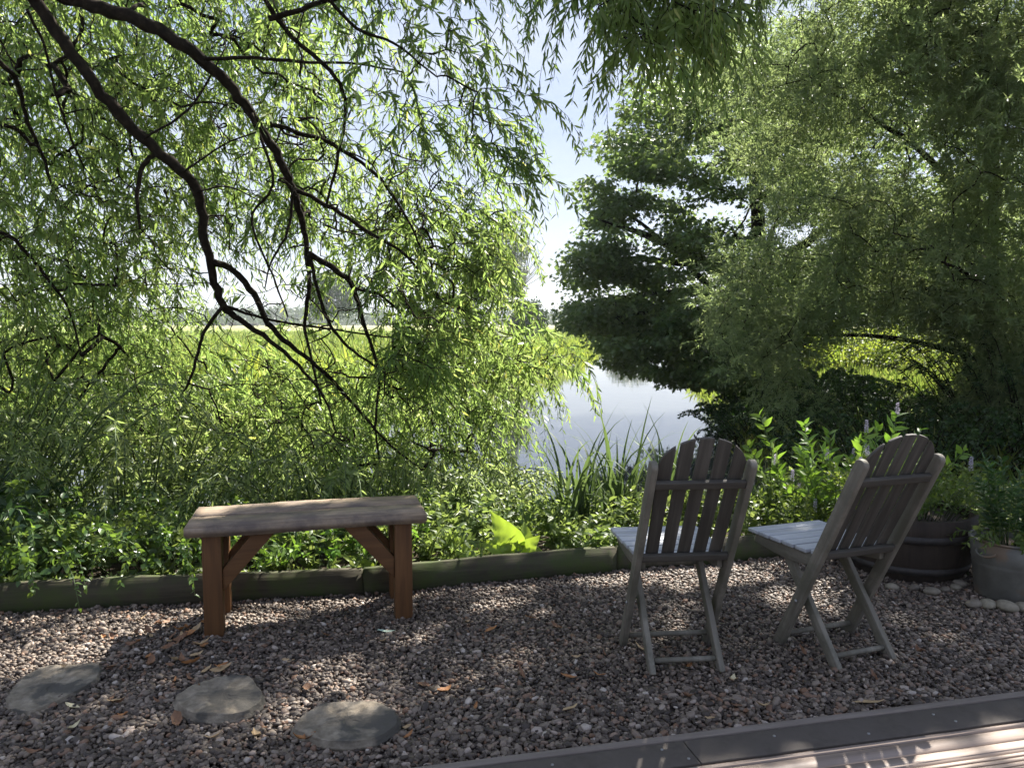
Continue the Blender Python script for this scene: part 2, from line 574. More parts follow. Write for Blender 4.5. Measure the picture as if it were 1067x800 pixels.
def stretch(lo, hi, n, k):
    t = np.linspace(math.asinh(lo * k), math.asinh(hi * k), n)
    return np.sinh(t) / k


gx = stretch(-900, 900, 330, .35)
gy = stretch(-14, 1040, 330, .25) + 0.0
XX, YY = np.meshgrid(gx, gy)
ZZ = ground_z(XX, YY)
ny, nx = XX.shape
idx = np.arange(nx * ny).reshape(ny, nx)
q = np.stack([idx[:-1, :-1], idx[:-1, 1:], idx[1:, 1:], idx[1:, :-1]], -1).reshape(-1, 4)


def ground_material():
    m, nt, out = mat('meadow_ground')
    L = nt.links.new
    tc = nd(nt, 'ShaderNodeTexCoord')
    n1 = nd(nt, 'ShaderNodeTexNoise', Scale=.045, Detail=8.0, Roughness=.62)
    L(tc.outputs['Object'], n1.inputs['Vector'])
    n2 = nd(nt, 'ShaderNodeTexNoise', Scale=2.5, Detail=6.0, Roughness=.7)
    L(tc.outputs['Object'], n2.inputs['Vector'])
    grass = ramp(nt, n1.outputs[0], [(.3, (.105, .16, .028)), (.5, (.165, .215, .045)), (.7, (.26, .255, .09))])
    # drier, paler grass far out
    sp = nd(nt, 'ShaderNodeSeparateXYZ')
    L(tc.outputs['Object'], sp.inputs[0])
    mr = nd(nt, 'ShaderNodeMapRange')
    mr.inputs['From Min'].default_value = 150
    mr.inputs['From Max'].default_value = 330
    L(sp.outputs['Y'], mr.inputs[0])
    mx0 = nd(nt, 'ShaderNodeMix', data_type='RGBA')
    L(mr.outputs[0], mx0.inputs[0])
    L(grass, mx0.inputs[6])
    mx0.inputs[7].default_value = (.30, .28, .13, 1)
    # bare earth on the garden side
    dirt = ramp(nt, n2.outputs[0], [(.3, (.03, .022, .014)), (.7, (.075, .058, .038))])
    mr2 = nd(nt, 'ShaderNodeMapRange')
    mr2.inputs['From Min'].default_value = 7.5
    mr2.inputs['From Max'].default_value = 10
    L(sp.outputs['Y'], mr2.inputs[0])
    mx = nd(nt, 'ShaderNodeMix', data_type='RGBA')
    L(mr2.outputs[0], mx.inputs[0])
    L(dirt, mx.inputs[6])
    L(mx0.outputs[2], mx.inputs[7])
    # wet mud at the water line
    mr3 = nd(nt, 'ShaderNodeMapRange')
    mr3.inputs['From Min'].default_value = WATER - .1
    mr3.inputs['From Max'].default_value = WATER + .25
    L(sp.outputs['Z'], mr3.inputs[0])
    mx2 = nd(nt, 'ShaderNodeMix', data_type='RGBA')
    L(mr3.outputs[0], mx2.inputs[0])
    mx2.inputs[6].default_value = (.035, .028, .018, 1)
    L(mx.outputs[2], mx2.inputs[7])
    hv = nd(nt, 'ShaderNodeHueSaturation')
    mr4 = nd(nt, 'ShaderNodeMapRange')
    mr4.inputs['To Min'].default_value = .55
    mr4.inputs['To Max'].default_value = 1.45
    L(n2.outputs[0], mr4.inputs[0])
    L(mr4.outputs[0], hv.inputs['Value'])
    L(mx2.outputs[2], hv.inputs['Color'])
    p = nd(nt, 'ShaderNodeBsdfPrincipled', Roughness=.9)
    p.inputs['Specular IOR Level'].default_value = .15
    L(hv.outputs[0], p.inputs['Base Color'])
    bp = nd(nt, 'ShaderNodeBump', Strength=.8, Distance=.12)
    L(n2.outputs[0], bp.inputs['Height'])
    L(bp.outputs[0], p.inputs['Normal'])
    L(p.outputs[0], out.inputs[0])
    return m


me = mk_mesh('ground', np.stack([XX, YY, ZZ], -1).reshape(-1, 3), [q], True)
tag(obj('ground', me, ground_material()), kind='structure')


def water_material():
    m, nt, out = mat('river_water')
    L = nt.links.new
    tc = nd(nt, 'ShaderNodeTexCoord')
    mp = nd(nt, 'ShaderNodeMapping')
    mp.inputs['Scale'].default_value = (1.0, .55, 1)
    L(tc.outputs['Object'], mp.inputs[0])
    n1 = nd(nt, 'ShaderNodeTexNoise', Scale=1.6, Detail=3.0, Roughness=.5)
    L(mp.outputs[0], n1.inputs['Vector'])
    p = nd(nt, 'ShaderNodeBsdfPrincipled', Roughness=.04)
    p.inputs['Base Color'].default_value = (.055, .057, .052, 1)
    p.inputs['IOR'].default_value = 1.9
    p.inputs['Specular IOR Level'].default_value = .5
    bp = nd(nt, 'ShaderNodeBump', Strength=.10, Distance=.03)
    L(n1.outputs[0], bp.inputs['Height'])
    L(bp.outputs[0], p.inputs['Normal'])
    L(p.outputs[0], out.inputs[0])
    return m


wv = [(-70, 4, WATER), (60, 4, WATER), (60, 150, WATER), (-70, 150, WATER)]
tag(obj('water', mk_mesh('water', wv, [[(0, 1, 2, 3)]]), water_material()), kind='structure')

# ------------------------------------------------------------------ gravel
DECK_A, DECK_B = np.array([-.186, 2.253]), np.array([1.872, 2.714])       # front edge of the deck
DD = nrm(DECK_B - DECK_A)
DN = np.array([-DD[1], DD[0]])                                             # towards the river


def deck_s(x, y):
    return (x - DECK_A[0]) * DN[0] + (y - DECK_A[1]) * DN[1]


STONES = [  # centre pixel, half sizes in metres, rotation, outline seed
    (54, 713, .150, .165, .25, 3), (228, 723, .160, .105, -.1, 5), (361, 749, .180, .100, .05, 8)]


def gravel():
    t = (1 + 5 ** .5) / 2
    iv = nrm(np.array([(-1, t, 0), (1, t, 0), (-1, -t, 0), (1, -t, 0), (0, -1, t), (0, 1, t), (0, -1, -t), (0, 1, -t), (t, 0, -1), (t, 0, 1), (-t, 0, -1), (-t, 0, 1)]))
    fi = np.array([(0, 11, 5), (0, 5, 1), (0, 1, 7), (0, 7, 10), (0, 10, 11), (1, 5, 9), (5, 11, 4), (11, 10, 2), (10, 7, 6), (7, 1, 8), (3, 9, 4), (3, 4, 2), (3, 2, 6), (3, 6, 8), (3, 8, 9), (4, 9, 5), (2, 4, 11), (6, 2, 10), (8, 6, 7), (9, 8, 1)])
    # one subdivision
    vs = [tuple(a) for a in iv]
    cache = {}

    def mid(a, b):
        k = (min(a, b), max(a, b))
        if k not in cache:
            m = nrm(np.array(vs[a]) + np.array(vs[b]))
            cache[k] = len(vs)
            vs.append(tuple(m))
        return cache[k]
    f2 = []
    for a, b, c in fi:
        ab, bc, ca = mid(a, b), mid(b, c), mid(c, a)
        f2 += [(a, ab, ca), (b, bc, ab), (c, ca, bc), (ab, bc, ca)]
    v2, f2 = np.array(vs), np.array(f2)
    step = .0124
    gx = np.arange(-4.0, 4.2, step)
    gy = np.arange(1.6, 4.9, step)
    X, Y = np.meshgrid(gx, gy)
    X = (X + RNG.uniform(-.5, .5, X.shape) * step * 1.3).ravel()
    Y = (Y + RNG.uniform(-.5, .5, Y.shape) * step * 1.3).ravel()
    keep = (Y < timber_y(X) - .012) & (deck_s(X, Y) > .004) & (np.abs(X) < .70 * Y + np.where(X > 0, 1.15, .7))
    for u, v, a, b, r, s in STONES:
        c = G(u, v, 0)
        keep &= ((X - c[0]) / (a * .8)) ** 2 + ((Y - c[1]) / (b * .8)) ** 2 > 1
    X, Y = X[keep], Y[keep]
    n = len(X)
    zb = .006 * vnoise(X, Y, 2.1, 1) + .004 * vnoise(X, Y, 7.0, 4)
    size = np.clip(RNG.lognormal(math.log(.0074), .32, n), .0040, .016)
    ax = np.stack([size * RNG.uniform(1.0, 1.7, n), size * RNG.uniform(.75, 1.05, n), size * RNG.uniform(.5, .85, n)], -1)
    yaw = RNG.uniform(0, 2 * math.pi, n)
    tx, ty = RNG.normal(0, .35, n), RNG.normal(0, .35, n)
    z = zb + RNG.uniform(-.006, .008, n)
    allv, allf, off = [], [], 0
    fine = Y < 2.85
    for msk, tv, tf in ((fine, v2, f2), (~fine, iv, fi)):
        k = int(msk.sum())
        m = len(tv)
        pv = tv[None] * (1 + RNG.normal(0, .13, (k, m, 1)))
        # squared-off shape so they read as chips, not balls
        pv = np.sign(pv) * np.abs(pv) ** .8
        pv = pv * ax[msk][:, None]
        cx, sx, cy, sy, cz, sz = np.cos(tx[msk]), np.sin(tx[msk]), np.cos(ty[msk]), np.sin(ty[msk]), np.cos(yaw[msk]), np.sin(yaw[msk])
        x, y, w = pv[..., 0], pv[..., 1], pv[..., 2]
        y, w = y * cx[:, None] - w * sx[:, None], y * sx[:, None] + w * cx[:, None]
        x, w = x * cy[:, None] + w * sy[:, None], -x * sy[:, None] + w * cy[:, None]
        x, y = x * cz[:, None] - y * sz[:, None], x * sz[:, None] + y * cz[:, None]
        pv = np.stack([x + X[msk][:, None], y + Y[msk][:, None], w + z[msk][:, None]], -1)
        allv.append(pv.reshape(-1, 3))
        allf.append((tf[None] + (np.arange(k) * m)[:, None, None]).reshape(-1, 3) + off)
        off += k * m
    me = mk_mesh('gravel', np.concatenate(allv), [np.concatenate(allf)], True)
    o = obj('gravel', me, M['pebble'])
    tag(o, 'brown and grey pea gravel covering the terrace', 'gravel', kind='stuff')


gravel()
# packed bed under the loose stones
gb = []
for x in np.linspace(-5.5, 5.0, 60):
    gb.append((x, timber_y(x) - .004))
bed_v = [(x, 0.2, -.012) for x in np.linspace(-5.5, 5.0, 60)] + [(x, y, -.012) for x, y in gb]
bed_f = [(i, i + 1, 61 + i, 60 + i) for i in range(59)]
bed_mat = rock_mat('gravel_bed', [(.3, (.03, .022, .018)), (.5, (.075, .058, .05)), (.7, (.15, .12, .10))], scale=120, rough=.9, bump=.8)
tag(obj('path', mk_mesh('path', bed_v, [bed_f]), bed_mat), kind='structure')

# ------------------------------------------------------------------ stepping stones
STONE_LABELS = ['thin flat pointed stepping stone sunk in gravel, farthest from the deck',
                'thick rough grey stepping stone lying between the two other stones',
                'wide grey stepping stone with a rounded end, nearest the wooden deck']
STONE_OUT = [[(5, 729), (12, 715), (24, 703), (46, 692), (75, 690), (104, 689), (103, 702), (88, 714), (62, 727), (32, 739), (14, 738)],
             [(181, 726), (192, 716), (212, 707), (238, 701), (259, 701), (268, 710), (275, 722), (268, 732), (247, 741), (216, 743), (194, 739)],
             [(305, 753), (318, 739), (338, 730), (366, 728), (394, 729), (412, 738), (416, 749), (402, 762), (372, 770), (336, 769), (313, 761)]]
STONE_H = [.022, .042, .036]
for (u, v, a, b, r, s), outl, H, lab in zip(STONES, STONE_OUT, STONE_H, STONE_LABELS):
    rs = np.random.default_rng(s)
    c = G(u, v, 0)
    n = 96
    loop = np.array([G(p, q_, H) for p, q_ in outl])[:, :2] - c[:2]
    ctr = loop.mean(0)
    ext = np.concatenate([loop, loop[:3]])
    sm = smooth_path(np.c_[ext, np.zeros(len(ext))], (len(loop) + 2) * 16 + 1)[16:16 + len(loop) * 16, :2]
    sm = sm[np.linspace(0, len(sm) - 1, n + 1).astype(int)[:n]] - ctr
    rg = np.convolve(np.tile(rs.normal(0, 1, n), 3), np.ones(3) / 3, 'same')[n:2 * n]
    rings = []
    lay = [(.95, -.02), (1.0, 0), (1.03, H * .22), (1.04, H * .42), (.985, H * .46), (.995, H * .70), (.965, H * .76), (.97, H * .9), (.95, H)] + [(k, H) for k in np.linspace(.9, .08, 11)]
    for k, (sc, z) in enumerate(lay):
        w = sc * (1 + (rg * .022 if k < 9 else 0) + (rs.normal(0, .006, n) if k < 9 else 0))
        xy = sm * np.broadcast_to(w, (n,))[:, None]
        zr = np.full(n, float(z))
        if k > 7:   # cleaved layers: shallow steps across the top
            f = vnoise(xy[:, 0] + s, xy[:, 1], 14, s) + .6 * vnoise(xy[:, 0], xy[:, 1] - s, 31, s + 2)
            zr += .0030 * np.floor(f * 2.2) * min(1, (k - 7) / 2) + rs.normal(0, .0006, n)
        rings.append(np.c_[xy + ctr, zr])
    v_ = np.concatenate(rings + [np.array([[ctr[0], ctr[1], H]])])
    m_ = len(rings)
    f4 = [(k * n + j, k * n + (j + 1) % n, (k + 1) * n + (j + 1) % n, (k + 1) * n + j) for k in range(m_ - 1) for j in range(n)]
    f3 = [((m_ - 1) * n + j, (m_ - 1) * n + (j + 1) % n, m_ * n) for j in range(n)]
    v_[:, 2] -= .004
    me = mk_mesh('stepping_stone', v_, [f4, f3], False)
    me.flip_normals() if False else None
    bmx = bmesh.new()
    bmx.from_mesh(me)
    bmesh.ops.recalc_face_normals(bmx, faces=bmx.faces[:])
    bmx.to_mesh(me)
    bmx.free()
    o = obj('stepping_stone', me, M['slate'], loc=c)
    tag(o, lab, 'stepping stone', 'flat stepping stones in the gravel')

# ------------------------------------------------------------------ timber edging
EDGE_LABELS = ['long mossy timber edging board running behind the bench',
               'mossy timber edging board behind the leafy lime plant, between bench and chairs',
               'dark timber edging board running behind the two wooden chairs']
for i in range(3):
    a, b = np.array(TIMBER[i]), np.array(TIMBER[i + 1])
    d = nrm(b - a)
    L_ = np.linalg.norm(b - a)
    mb = MB()
    bm = bmesh.new()
    bmesh.ops.create_cube(bm, size=1)
    for q_ in bm.verts:
        q_.co = Vector((q_.co.x * (L_ - .006), q_.co.y * .05, q_.co.z * .19))
    bmesh.ops.bevel(bm, geom=bm.edges[:], offset=.006, segments=2, affect='EDGES')
    long_e = [e for e in bm.edges if abs(e.verts[0].co.x - e.verts[1].co.x) > L_ * .5]
    bmesh.ops.subdivide_edges(bm, edges=long_e, cuts=30, use_grid_fill=True)
    for q_ in bm.verts:
        x = q_.co.x
        q_.co.z += .003 * math.sin(x * 3.1 + i) + .0018 * math.sin(x * 13 + i * 2) + random.gauss(0, .0006)
        q_.co.y += .004 * math.sin(x * 2.3 + i * 1.3)
    mb.bm(bm, None, 0)
    c = (a + b) / 2 + np.array([-d[1], d[0]]) * .025
    o = mb.build('edging_board', M['sleeper'], smooth=False, loc=(c[0], c[1], .04))
    o.rotation_euler = (0, 0, math.atan2(d[1], d[0]))
    tag(o, EDGE_LABELS[i], 'edging board', 'timber boards edging the gravel')

# ------------------------------------------------------------------ bench
bench = empty('garden_bench', (-.967, 3.623, 0), .246, 'small backless wooden bench with braced red brown legs on gravel', 'bench')
L2, W2, HT, TH = .535, .205, .512, .05
mb = MB()                      # the plank top: two broad boards close together, worn edges
for k, (y0, y1) in enumerate([(-W2, -.003), (.003, W2)]):
    bm = bmesh.new()
    bmesh.ops.create_cube(bm, size=1)
    for q_ in bm.verts:
        q_.co = Vector((q_.co.x * 2 * L2, q_.co.y * (y1 - y0), q_.co.z * TH))
    bmesh.ops.bevel(bm, geom=bm.edges[:], offset=.009, segments=3, affect='EDGES')
    le = [e for e in bm.edges if abs(e.verts[0].co.x - e.verts[1].co.x) > L2]
    bmesh.ops.subdivide_edges(bm, edges=le, cuts=24, use_grid_fill=True)
    for q_ in bm.verts:
        q_.co.z += .0025 * math.sin(q_.co.x * 5 + k) + random.gauss(0, .0005)
        q_.co.y += .0025 * math.sin(q_.co.x * 9 + k * 2) * (1 if abs(q_.co.y) > .09 else 0)
    mb.bm(bm, Matrix.Translation((0, (y0 + y1) / 2, HT - TH / 2)))
mb.build('seat', M['bench_top'], bench)
LX, LY, LS = .425, .135, .082
for sx in (-1, 1):
    for sy in (-1, 1):
        mb = MB()
        mb.box((LS, LS, HT - TH + .02), Matrix.Translation((sx * LX, sy * LY, (HT - TH - .02) / 2)), .004, along=2)
        mb.build('leg', M['bench_leg'], bench)
        mb = MB()              # diagonal brace, mitred ends
        x0, z0, x1, z1 = LX - LS / 2 - .002, .245, LX - .275, HT - TH - .003
        ol = [(x0, z0 - .045), (x0, z0 + .055), (x1 + .10, z1), (x1, z1)]
        ol = [(sx * x, z) for x, z in ol]
        if sx < 0: ol = ol[::-1]
        Mx = Matrix(((1, 0, 0, 0), (0, 0, -1, sy * LY), (0, 1, 0, 0), (0, 0, 0, 1)))
        mb.prism(ol, .06, Mx, .003, along=0)
        mb.build('brace', M['bench_leg'], bench)
    mb = MB()                  # end rail under the top
    mb.box((.045, 2 * LY - LS - .004, .09), Matrix.Translation((sx * LX, 0, HT - TH - .048)), .003, along=1)
    mb.build('end_rail', M['bench_leg'], bench)

# ------------------------------------------------------------------ folding chairs
CH = dict(W=.19, Wi=.158, ypt=-.45, zpt=.885, yi=-.30, ysf=.215, ysr=-.23, zs=.465)


def make_chair():
    t = empty('folding_chair')
    W, zpt, ypt = CH['W'], CH['zpt'], CH['ypt']
    pd = Vector((0, ypt, zpt)).normalized()
    pn = Vector((0, pd.z, -pd.y))          # normal of the back, towards the sitter

    def on(s, x=0.0, off=0.0):
        return Vector((x, 0, 0)) + pd * s + pn * off
    PL = math.hypot(ypt, zpt)
    for sx in (-1, 1):                     # long posts with rounded tops
        mb = MB()
        w, e = .052, PL
        ol = [(-w / 2, .0), (w / 2, -.022)] + [(w / 2 * math.cos(a), e - .02 + .022 * math.sin(a)) for a in np.linspace(0, math.pi, 9)]
        # prism lies in the plane spanned by (pn, pd), thickness along x
        Mx = Matrix(((0, 0, 1, sx * W), (pn.y, pd.y, 0, 0), (pn.z, pd.z, 0, 0), (0, 0, 0, 1)))
        mb.prism(ol, .026, Mx, .004, along=1)
        mb.build('back_post', M['chair'], t)
    # arched back of five slats in front of two rails
    nS, gap = 5, .0165
    full = 2 * (W - .013) - .018
    sw = (full - gap * (nS - 1)) / nS
    mb = MB()
    sb = .50
    top_c, drop = 1.095, .15
    half = full / 2
    for k in range(nS):
        x0 = -half + k * (sw + gap)
        x1 = x0 + sw
        xs = np.linspace(x1, x0, 7)
        tops = [(x, top_c - drop * (1 - math.sqrt(max(0, 1 - (x / (half * 1.04)) ** 2)))) for x in xs]
        k2 = .93                            # slats narrow slightly to the seat
        ol = [(x0 * k2, sb), (x1 * k2, sb)] + tops
        bow = .0
        Mx = Matrix(((1, 0, 0, 0), (0, pd.y, pn.y, pn.y * .012), (0, pd.z, pn.z, pn.z * .012), (0, 0, 0, 1)))
        mb.prism(ol, .011, Mx, .0025, along=1)
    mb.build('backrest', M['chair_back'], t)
    for s in (.895, .525):
        mb = MB()
        mb.bar(on(s, -W + .0128, -.012), on(s, W - .0128, -.012), .032, .020, up=pn)
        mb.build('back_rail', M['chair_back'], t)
    # slatted seat
    zs, y0, y1 = CH['zs'], CH['ysr'], CH['ysf']
    nb = 6
    g = .008
    bw = (y1 - y0 - g * (nb - 1)) / nb
    mb = MB()
    for k in range(nb):
        ya = y0 + k * (bw + g)
        yc = ya + bw / 2
        hw = (W - .017) if yc < -.14 else (W + .012 * min(1, (yc + .14) / .2))
        mb.box((2 * hw, bw, .016), Matrix.Translation((0, yc, zs - .008 - .006 * ((yc - y0) / (y1 - y0) - .6) ** 2)), .003, along=0)
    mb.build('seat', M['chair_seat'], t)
    for sx in (-1, 1):                     # curved side rails under the seat
        mb = MB()
        ol = [(y1 - .02, zs - .018)] + [(y, zs - .060 - .022 * math.sin((y - y0) / (y1 - y0) * math.pi)) for y in np.linspace(y1 - .01, y0 + .02, 9)] + [(y0 + .02, zs - .018)]
        Mx = Matrix(((0, 0, 1, sx * (W - .0285)), (1, 0, 0, 0), (0, 1, 0, 0), (0, 0, 0, 1)))
        mb.prism(ol[::-1], .022, Mx, .003, along=0)
        mb.build('seat_rail', M['chair'], t)
    # crossing inner legs
    Wi, yi = CH['Wi'] - .010, CH['yi']
    a, b = Vector((0, yi, .0)), Vector((0, .03, zs - .045))
    ld = (b - a).normalized()
    for sx in (-1, 1):
        mb = MB()
        p0, p1 = a + Vector((sx * (Wi - .006), 0, 0)), b + Vector((sx * (Wi - .006), 0, 0))
        mb.bar(p0 - ld * .004, p1, .024, .046, up=(0, -ld.z, ld.y), bev=.004)
        mb.build('leg', M['chair'], t)
        # pivot bolt where leg and post cross
        s_ = None
        for z in np.linspace(.1, .4, 200):
            yp = ypt / zpt * z
            yl = yi + (z / (zs - .045)) * (.03 - yi)
            if yl >= yp:
                s_ = (yp, z)
                break
        mb = MB()
        mb.tube([(sx * (W + .012), s_[0], s_[1]), (sx * (W + .017), s_[0], s_[1])], [.010, .008], 10)
        mb.build('pivot_bolt', M['screw'], t)
    # rungs
    for p, q_, r in ((a + ld * .055, Wi - .018, .011), (b - ld * .07, Wi - .018, .011)):
        mb = MB()
        mb.tube([p + Vector((-q_, 0, 0)), p + Vector((q_, 0, 0))], r, 10)
        mb.build('rung', M['chair'], t, smooth=True)
    mb = MB()
    mb.tube([on(.06, -W + .014), on(.06, W - .014)], .011, 10)
    mb.build('rung', M['chair'], t, smooth=True)
    return t


def dup(root, loc, rz, label, name=None):
    c = root.copy()
    COL.objects.link(c)
    c.location, c.rotation_euler = loc, (0, 0, rz)
    c['label'] = label
    for ch in list(root.children):
        k = ch.copy()
        COL.objects.link(k)
        k.parent = c
        for g_ in ch.children:
            w = g_.copy()
            COL.objects.link(w)
            w.parent = k
    return c


chair = make_chair()
tag(chair, 'weathered wooden folding chair seen from behind, with river water behind its slats', 'chair', 'folding wooden chairs facing the river')
chair.location, chair.rotation_euler = (.674, 3.285, .0), (0, 0, .094)
dup(chair, (1.35, 3.345, 0), .345, 'weathered wooden folding chair turned aside, in front of the barrel planter')

# ------------------------------------------------------------------ deck
deck = empty('wooden_deck', (DECK_A[0], DECK_A[1], 0), math.atan2(DD[1], DD[0]), 'brown wooden deck edge with dark screwed border board beside the gravel', 'deck')
LX0, LX1 = -2.4, 4.6


def deck_part(name, y0, y1, z1, z0, m, x0=LX0, x1=LX1, bev=.004):
    mb = MB()
    mb.box((x1 - x0, y1 - y0, z1 - z0), Matrix.Translation(((x0 + x1) / 2, (y0 + y1) / 2, (z0 + z1) / 2)), bev, along=0)
    return mb.build(name, m, deck)


deck_part('edging_strip', -.031, 0, .064, -.10, M['deck_fascia'])
for x0, x1 in ((LX0, .745), (.749, LX1)):
    deck_part('border_board', -.165, -.036, .060, .032, M['deck_dark'], x0, x1, .003)
for x, y in [(-.15, -.075), (.30, -.075), (.30, -.135), (.66, -.07), (.72, -.135), (1.05, -.075), (1.36, -.13), (1.66, -.07), (1.70, -.125), (2.1, -.07)]:
    mb = MB()
    mb.lathe([(.0005, .0632), (.0028, .0630), (.0048, .0622), (.0050, .060)], 14)
    mb.build('screw', M['screw'], deck, True, (x, y, 0))


def grooved(y1, w, z, nr=4):
    """board with raised ribs and grooves"""
    mb = MB()
    y0 = y1 - w
    prof = [(y0, z - .028), (y1, z - .028), (y1, z - .002)]
    k = w / nr
    for i in range(nr):
        c = y1 - (i + .5) * k
        h = k * .34
        prof += [(c + h, z - .001), (c + h * .86, z + .002), (c - h * .86, z + .002), (c - h, z - .001)]
        if i < nr - 1:
            prof += [(c - h - .0005, z - .0075), (c - k + h + .0005, z - .0075)]
    prof += [(y0, z - .002)]
    n = len(prof)
    v = np.array([(LX0, y, zz) for y, zz in prof] + [(LX1, y, zz) for y, zz in prof])
    f = [(i, (i + 1) % n, n + (i + 1) % n, n + i) for i in range(n)]
    g = v.copy()
    g += RNG.uniform(-9, 9, 3)
    mb.add(v, [f, [tuple(range(n))[::-1]], [tuple(range(n, 2 * n))]], g)
    mb.build('deck_board', M['deck'], deck)


yy = -.172
for w, nr in ((.020, 1), (.058, 1), (.052, 1), (.145, 7), (.145, 7), (.145, 7), (.145, 7), (.145, 7)):
    grooved(yy, w, .056, nr)
    yy -= w + .007
deck_part('joist', -2.2, -.05, .020, -.04, M['deck_dark'])

# ------------------------------------------------------------------ planters
bc = np.array([2.27, 4.36, 0])
barrel = empty('barrel_planter', bc, .2, 'dark old half barrel planter behind the turned chair', 'planter')
mb = MB()
prof = [(.30, .0), (.325, .05), (.345, .12), (.358, .20), (.362, .28), (.360, .345), (.330, .347), (.330, .25)]
n = 96
a = np.arange(n) * 2 * math.pi / n
vv, gg = [], []
for r, z in prof:
    for j, t in enumerate(a):
        gr = .004 if j % 4 == 0 else 0
        vv.append(((r - gr) * math.cos(t), (r - gr) * math.sin(t), z))
        gg.append((z, (j // 4) * 3.1 + (j % 4) * .02, r))
ff = [(i * n + j, i * n + (j + 1) % n, (i + 1) * n + (j + 1) % n, (i + 1) * n + j) for i in range(len(prof) - 1) for j in range(n)]
mb.add(vv, [ff], gg)
mb.build('staves', M['barrel'], barrel)
for z0, z1, r0, r1 in ((.045, .085, .3265, .338), (.225, .265, .3625, .3645)):
    mb = MB()
    mb.lathe([(r0 - .004, z0), (r0 + .004, z0), (r1 + .004, z1), (r1 - .004, z1)], 64, True)
    mb.build('hoop', M['hoop'], barrel, True)
mb = MB()
mb.lathe([(.328, .30), (.2, .315), (.08, .32), (.0005, .322)], 40)
mb.build('soil', M['soil'], barrel, True)

uc = np.array([2.57, 3.88, 0])
bucket = empty('metal_bucket', uc, .4, 'old galvanised metal bucket planter with rusty streaks at the frame edge', 'bucket')
mb = MB()
mb.lathe([(.0005, .004), (.150, .004), (.152, .0), (.156, .012), (.172, .16), (.175, .168), (.1745, .176), (.176, .19), (.179, .2), (.178, .21), (.187, .295), (.183, .297), (.174, .2), (.168, .15)], 64)
mb.build('bucket_wall', M['zinc'], bucket, True)
mb = MB()
mb.lathe([(.187 + .007 * math.cos(t), .298 + .007 * math.sin(t)) for t in np.linspace(0, 2 * math.pi, 12, endpoint=False)], 64, True)
mb.build('rim', M['zinc'], bucket, True)
for sx in (-1, 1):
    mb = MB()
    t = np.linspace(0, math.pi, 12)
    mb.tube([(sx * (.186 + .028 * math.sin(q_)), .05 * math.cos(q_), .25 - .02 * math.sin(q_)) for q_ in t], .006, 8)
    mb.build('handle', M['zinc'], bucket, True)
mb = MB()
mb.lathe([(.180, .262), (.1, .268), (.0005, .27)], 40)
mb.build('soil', M['soil'], bucket, True)

# row of cobbles by the planters
CB = [(838, 601, .034), (872, 580, .045), (893, 609, .03), (908, 611, .032), (929, 612, .034), (953, 613, .034), (972, 618, .045), (996, 612, .030), (1000, 609, .038), (1014, 630, .040), (1030, 631, .042), (1050, 634, .048), (1066, 634, .04), (985, 614, .026), (1084, 636, .044)]
CB = sorted(CB)
ORD = ['first', 'second', 'third', 'fourth', 'fifth', 'sixth', 'seventh', 'eighth', 'ninth', 'tenth', 'eleventh', 'twelfth', 'thirteenth', 'fourteenth', 'fifteenth']
for i, (u, v, r) in enumerate(CB):
    c = G(u, v, .012)
    bm = bmesh.new()
    bmesh.ops.create_icosphere(bm, subdivisions=3, radius=1)
    s0, s1, s2 = RNG.uniform(0, 6, 3)
    for q_ in bm.verts:
        p = q_.co
        k = 1 + .07 * math.sin(2.1 * p.x + s0) + .07 * math.sin(2.6 * p.y + s1) + .04 * math.sin(4 * p.z + s2)
        q_.co = Vector((p.x * r * k * RNG.uniform(.995, 1.005), p.y * r * .8 * k, p.z * r * .55 * k))
    me = bpy.data.meshes.new('cobble')
    bm.to_mesh(me)
    bm.free()
    me.polygons.foreach_set('use_smooth', np.ones(len(me.polygons), bool))
    o = obj('cobble', me, M['cobble'], loc=(c[0], c[1], .5 * r))
    o.rotation_euler = (RNG.normal(0, .1), RNG.normal(0, .1), RNG.uniform(-.7, .7))
    tag(o, f'rounded beige cobble, {ORD[i]} from the left in the row below the planters', 'cobble', 'cobbles edging the planter bed')

# ------------------------------------------------------------------ fallen leaves


def fallen(u, v, L_, m, label, w=.42, curl=.35, rz=None, z=.014, grp=None):
    n = 9
    vv, ff = [], []
    for i in range(n):
        t = i / (n - 1)
        hw = L_ * w * .5 * (math.sin(math.pi * min(1, t * 1.02)) ** .8) * (1 - .35 * t) * (1 + .15 * math.sin(i * 2.3 + u)) + .0008
        zc = curl * L_ * (t - .5) ** 2 * 1.6
        for k, s in enumerate((-1, -.5, 0, .5, 1)):
            vv.append(((t - .5) * L_, s * hw, zc + curl * hw * .9 * s * s + .002 * math.sin(7 * t + 3 * s + v)))
    for i in range(n - 1):
        for k in range(4):
            ff.append((i * 5 + k, i * 5 + k + 1, (i + 1) * 5 + k + 1, (i + 1) * 5 + k))
    c = G(u, v, z)
    o = obj('fallen_leaf', mk_mesh('fallen_leaf', vv, [ff], True), m, loc=c)
    o.rotation_euler = (RNG.normal(0, .25), RNG.normal(0, .2), RNG.uniform(0, 6.3) if rz is None else rz)
    tag(o, label, 'leaf', grp or 'dry leaves fallen on the gravel')


